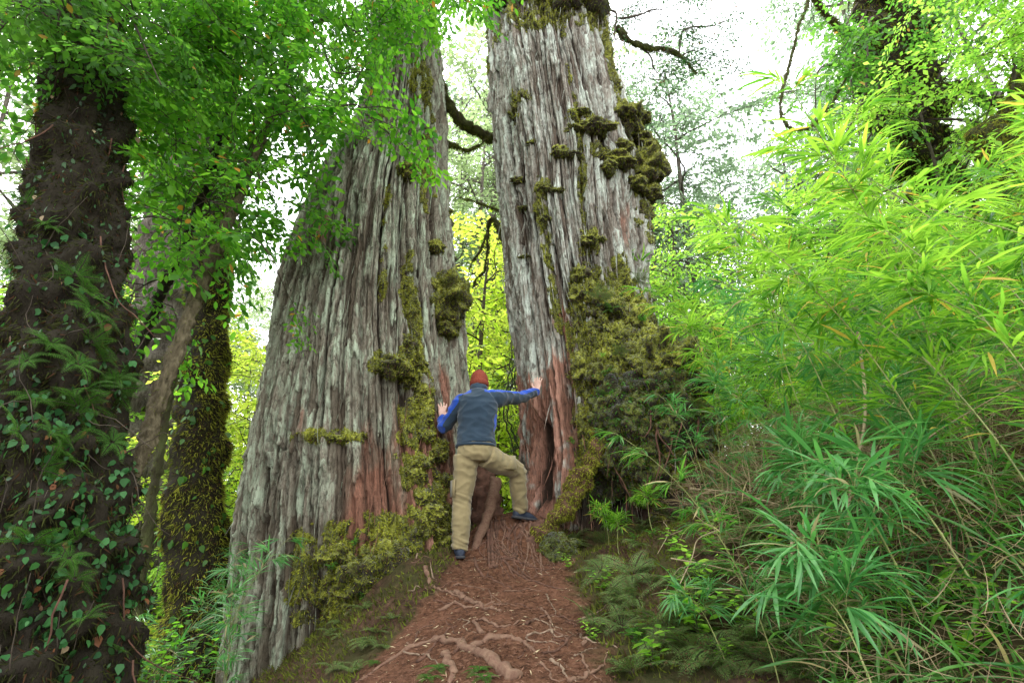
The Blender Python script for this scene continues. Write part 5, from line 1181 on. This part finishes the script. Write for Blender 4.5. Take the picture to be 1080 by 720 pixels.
# ---------- mossy tree top right, with its forks, and the mossy bough at the right edge
tM = thing('mossy_tree', 'dark tree hung with moss and ferny growth behind the bamboo at the top right', 'tree', on_ground(6.0, 9))
Q, V, F = trunk_px([np.array(on_ground(6.2, 9)), A(985,330,9), A(985,250,9), A(975,190,8.8), A(960,120,8.6), A(945,50,8.6), A(930,-30,8.8), A(925,-150,9)], [.30,.28,.28,.32,.45,.46,.34,.28], 'bark_dark', tM, 18, 120, 50, .8, 'trunk', 2.5)
fringe(V, F, 42000, .10, 'moss_tuft_dark', tM, .1, 1.0)
for c_, r_ in (([A(975,190,8.8), A(950,235,8.6), A(925,270,8.4), A(915,310,8.3)], .10), ([A(968,140,8.6), A(1000,170,8.3), A(1018,200,8.2), A(1030,250,8.2)], .12), ([A(960,110,8.6), A(1010,90,8.2), A(1050,110,8), A(1085,90,7.8)], .10), ([A(950,60,8.6), A(900,40,8.4), A(870,15,8.3), A(850,-20,8.2)], .07)):
    Q2, V2, F2_ = trunk_px(c_, [r_, r_*.8, r_*.5], 'bark_dark', tM, r_*99, 40, 12, .5, 'limb', 6); fringe(V2, F2_, 5000, .08, 'moss_tuft_dark', tM, .1, 1.0)
LB, TB = MB(), MB()
for tip, n in ((A(880,60,8),22),(A(860,130,8.2),16),(A(1010,30,7.6),18),(A(1060,150,7.6),16),(A(900,170,8.2),14),(A(985,0,7.4),16),(A(1080,20,7.4),18),(A(860,190,8.2),14),(A(1050,220,7.8),12),(A(905,10,7.8),14),(A(930,250,8),10),(A(1030,-30,7.4),16)): leafy_limb(LB, TB, Q[int(R.uniform(.5, .85)*119)], tip, int(n*.6), .03, sps=SPB, sc=1.35)
part('branch', *TB.get(), M['twig'], tM); part('crown', *LB.get(), M['leaf_mid'], tM)
tK = thing('mossy_tree', 'gnarled mossy bough and stem at the right edge, above the bamboo', 'tree', on_ground(5.9, 7))
Q, V, F = trunk_px([np.array(on_ground(6.1, 7)), A(1075,300,7), A(1062,220,6.8), A(1050,150,6.7), A(1072,100,6.6), A(1100,30,6.6), A(1130,-80,6.8)], [.16,.15,.15,.18,.13,.1,.08], 'bark_moss', tK, 28, 100, 26, .8, 'trunk', 4)
fringe(V, F, 22000, .07, 'moss_tuft', tK, .1, 1.0)
LB, TB = MB(), MB()
for tip, n in ((A(1030,60,6.2),14),(A(1075,20,6),16),(A(1110,150,6.2),12),(A(1000,-10,6),14),(A(1060,-40,5.8),14)): leafy_limb(LB, TB, Q[int(R.uniform(.5, .9)*99)], tip, n, .025, sps=SPB, sc=1.2)
part('branch', *TB.get(), M['twig'], tK); part('crown', *LB.get(), M['leaf_lime2'], tK)
# sprays on the giants' own limbs
def giant_foliage(T_, tips, leafm, sps, sc):
    LB, TB = MB(), MB()
    for a, b, n in tips: leafy_limb(LB, TB, a, b, n, .02, sps=sps, sc=sc)
    part('branch', *TB.get(), M['twig'], T_); part('crown', *LB.get(), M[leafm], T_)
giant_foliage(TR, [(A(655,20,6.6), A(700,10,6.9), 16), (A(700,52,7), A(745,60,7.2), 16), (A(672,48,6.7), A(705,85,7.1), 12), (A(716,58,7.1), A(770,20,7.6), 14), (A(640,0,6.6), A(690,-40,6.8), 14), (A(640,10,6.6), A(655,40,6.3), 5)], 'leaf_dark', SPS, 1.25)
giant_foliage(TL, [(A(400,0,6.3), A(430,-20,5.8), 12), (A(352,22,6.0), A(375,40,5.6), 10), (A(370,10,6.1), A(440,25,5.6), 12), (A(330,12,5.9), A(290,30,5.6), 10), (A(455,20,6.4), A(490,5,6.2), 8)], 'leaf_bright', SPS, 1.3)
# creeper hanging beside the right giant behind the person
tH = thing('hanging_creeper', 'dark leafy creeper hanging in the gap left of the right giant', 'climbing plant', at(548,470,7.2))
LB, TB = MB(), MB()
for px in (538, 546, 552, 543): b = smooth_path(np.array([at(px+4,350,7.2), at(px-2,400,7.2), at(px+R.normal(0,3),440,7.2), at(px+5,480,7.2), at(px+6,510,7.2)]), 30)+rnd(30, .012); TB.add(*tube(b, .010, 5)); [put(LB, TB, SPS[R.integers(6)], b[R.integers(0, 26)], [R.normal(0, 1), -.4, -.6], .55) for _ in range(13)]
part('stem', *TB.get(), M['twig'], tH); part('leaves', *LB.get(), M['leaf_dark'], tH)
# looping liana against the sky
tN = thing('hanging_liana', 'thin mossy liana looping down against the white sky', 'liana', at(838,130,7.5))
b = smooth_path(np.array([at(858,-60,7.6), at(852,0,7.6), at(842,30,7.5), at(832,70,7.5), at(823,110,7.5), at(830,132,7.5), at(848,136,7.6), at(870,120,7.8), at(905,60,8.0)]), 90); b += rnd(90, .008)
V, F = tube(b, .022, 8, .6, 12); part('stem', V, F, M['bark_moss'], tN, True); fringe(V, F, 3500, .045, 'moss_tuft_dark', tN)
LB, TB = MB(), MB(); [put(LB, TB, SPS[R.integers(6)], b[R.integers(0, 90)], [R.normal(0, 1), -.2, -.6], .6) for _ in range(14)]; part('leaves', *LB.get(), M['leaf_mid'], tN)
# ------------------------------------------------------------------ camera, light, sky
cam = bpy.data.cameras.new('camera'); cam.sensor_width = 36; cam.lens = 36*FPX/1080; cam.clip_end = 400; cam.clip_start = .05
co = bpy.data.objects.new('camera', cam); COL.objects.link(co); co.rotation_euler = (math.pi/2+PITCH, 0, 0)
sc = bpy.context.scene; sc.camera = co
EL, AZ = math.radians(56), math.radians(SUN_AZ)    # azimuth measured from +Y towards +X
sun = bpy.data.lights.new('sun', 'SUN'); sun.energy = SUN_E; sun.angle = math.radians(10); sun.color = (1, .96, .88)
so = bpy.data.objects.new('sun', sun); COL.objects.link(so)
dirv = Vector((math.sin(AZ)*math.cos(EL), math.cos(AZ)*math.cos(EL), math.sin(EL))); so.rotation_euler = dirv.to_track_quat('Z', 'Y').to_euler()
w = bpy.data.worlds.new('World'); sc.world = w; w.use_nodes = True; nt = w.node_tree; bg = nt.nodes['Background']
sky = nt.nodes.new('ShaderNodeTexSky'); sky.sky_type = 'NISHITA'; sky.sun_disc = False; sky.sun_elevation = EL; sky.sun_rotation = AZ
sky.air_density = 1.2; sky.dust_density = 5
hs = nt.nodes.new('ShaderNodeHueSaturation'); hs.inputs['Saturation'].default_value = .25
nt.links.new(sky.outputs[0], hs.inputs['Color'])
mx = nt.nodes.new('ShaderNodeMix'); mx.data_type = 'RGBA'; mx.blend_type = 'MIX'; mx.inputs[0].default_value = .55      # bright overcast veil
nt.links.new(hs.outputs[0], mx.inputs[6]); mx.inputs[7].default_value = (SKY_W*.97, SKY_W, SKY_W*1.02, 1)
nt.links.new(mx.outputs[2], bg.inputs['Color']); bg.inputs['Strength'].default_value = .15
sc.view_settings.view_transform = 'Standard'; sc.view_settings.look = 'None'; sc.view_settings.exposure = 0
c = sc.cycles; c.max_bounces = 6; c.diffuse_bounces = 4; c.glossy_bounces = 2; c.transmission_bounces = 5; c.transparent_max_bounces = 4
c.caustics_reflective = False; c.caustics_refractive = False; c.use_denoising = True; c.sample_clamp_indirect = 6
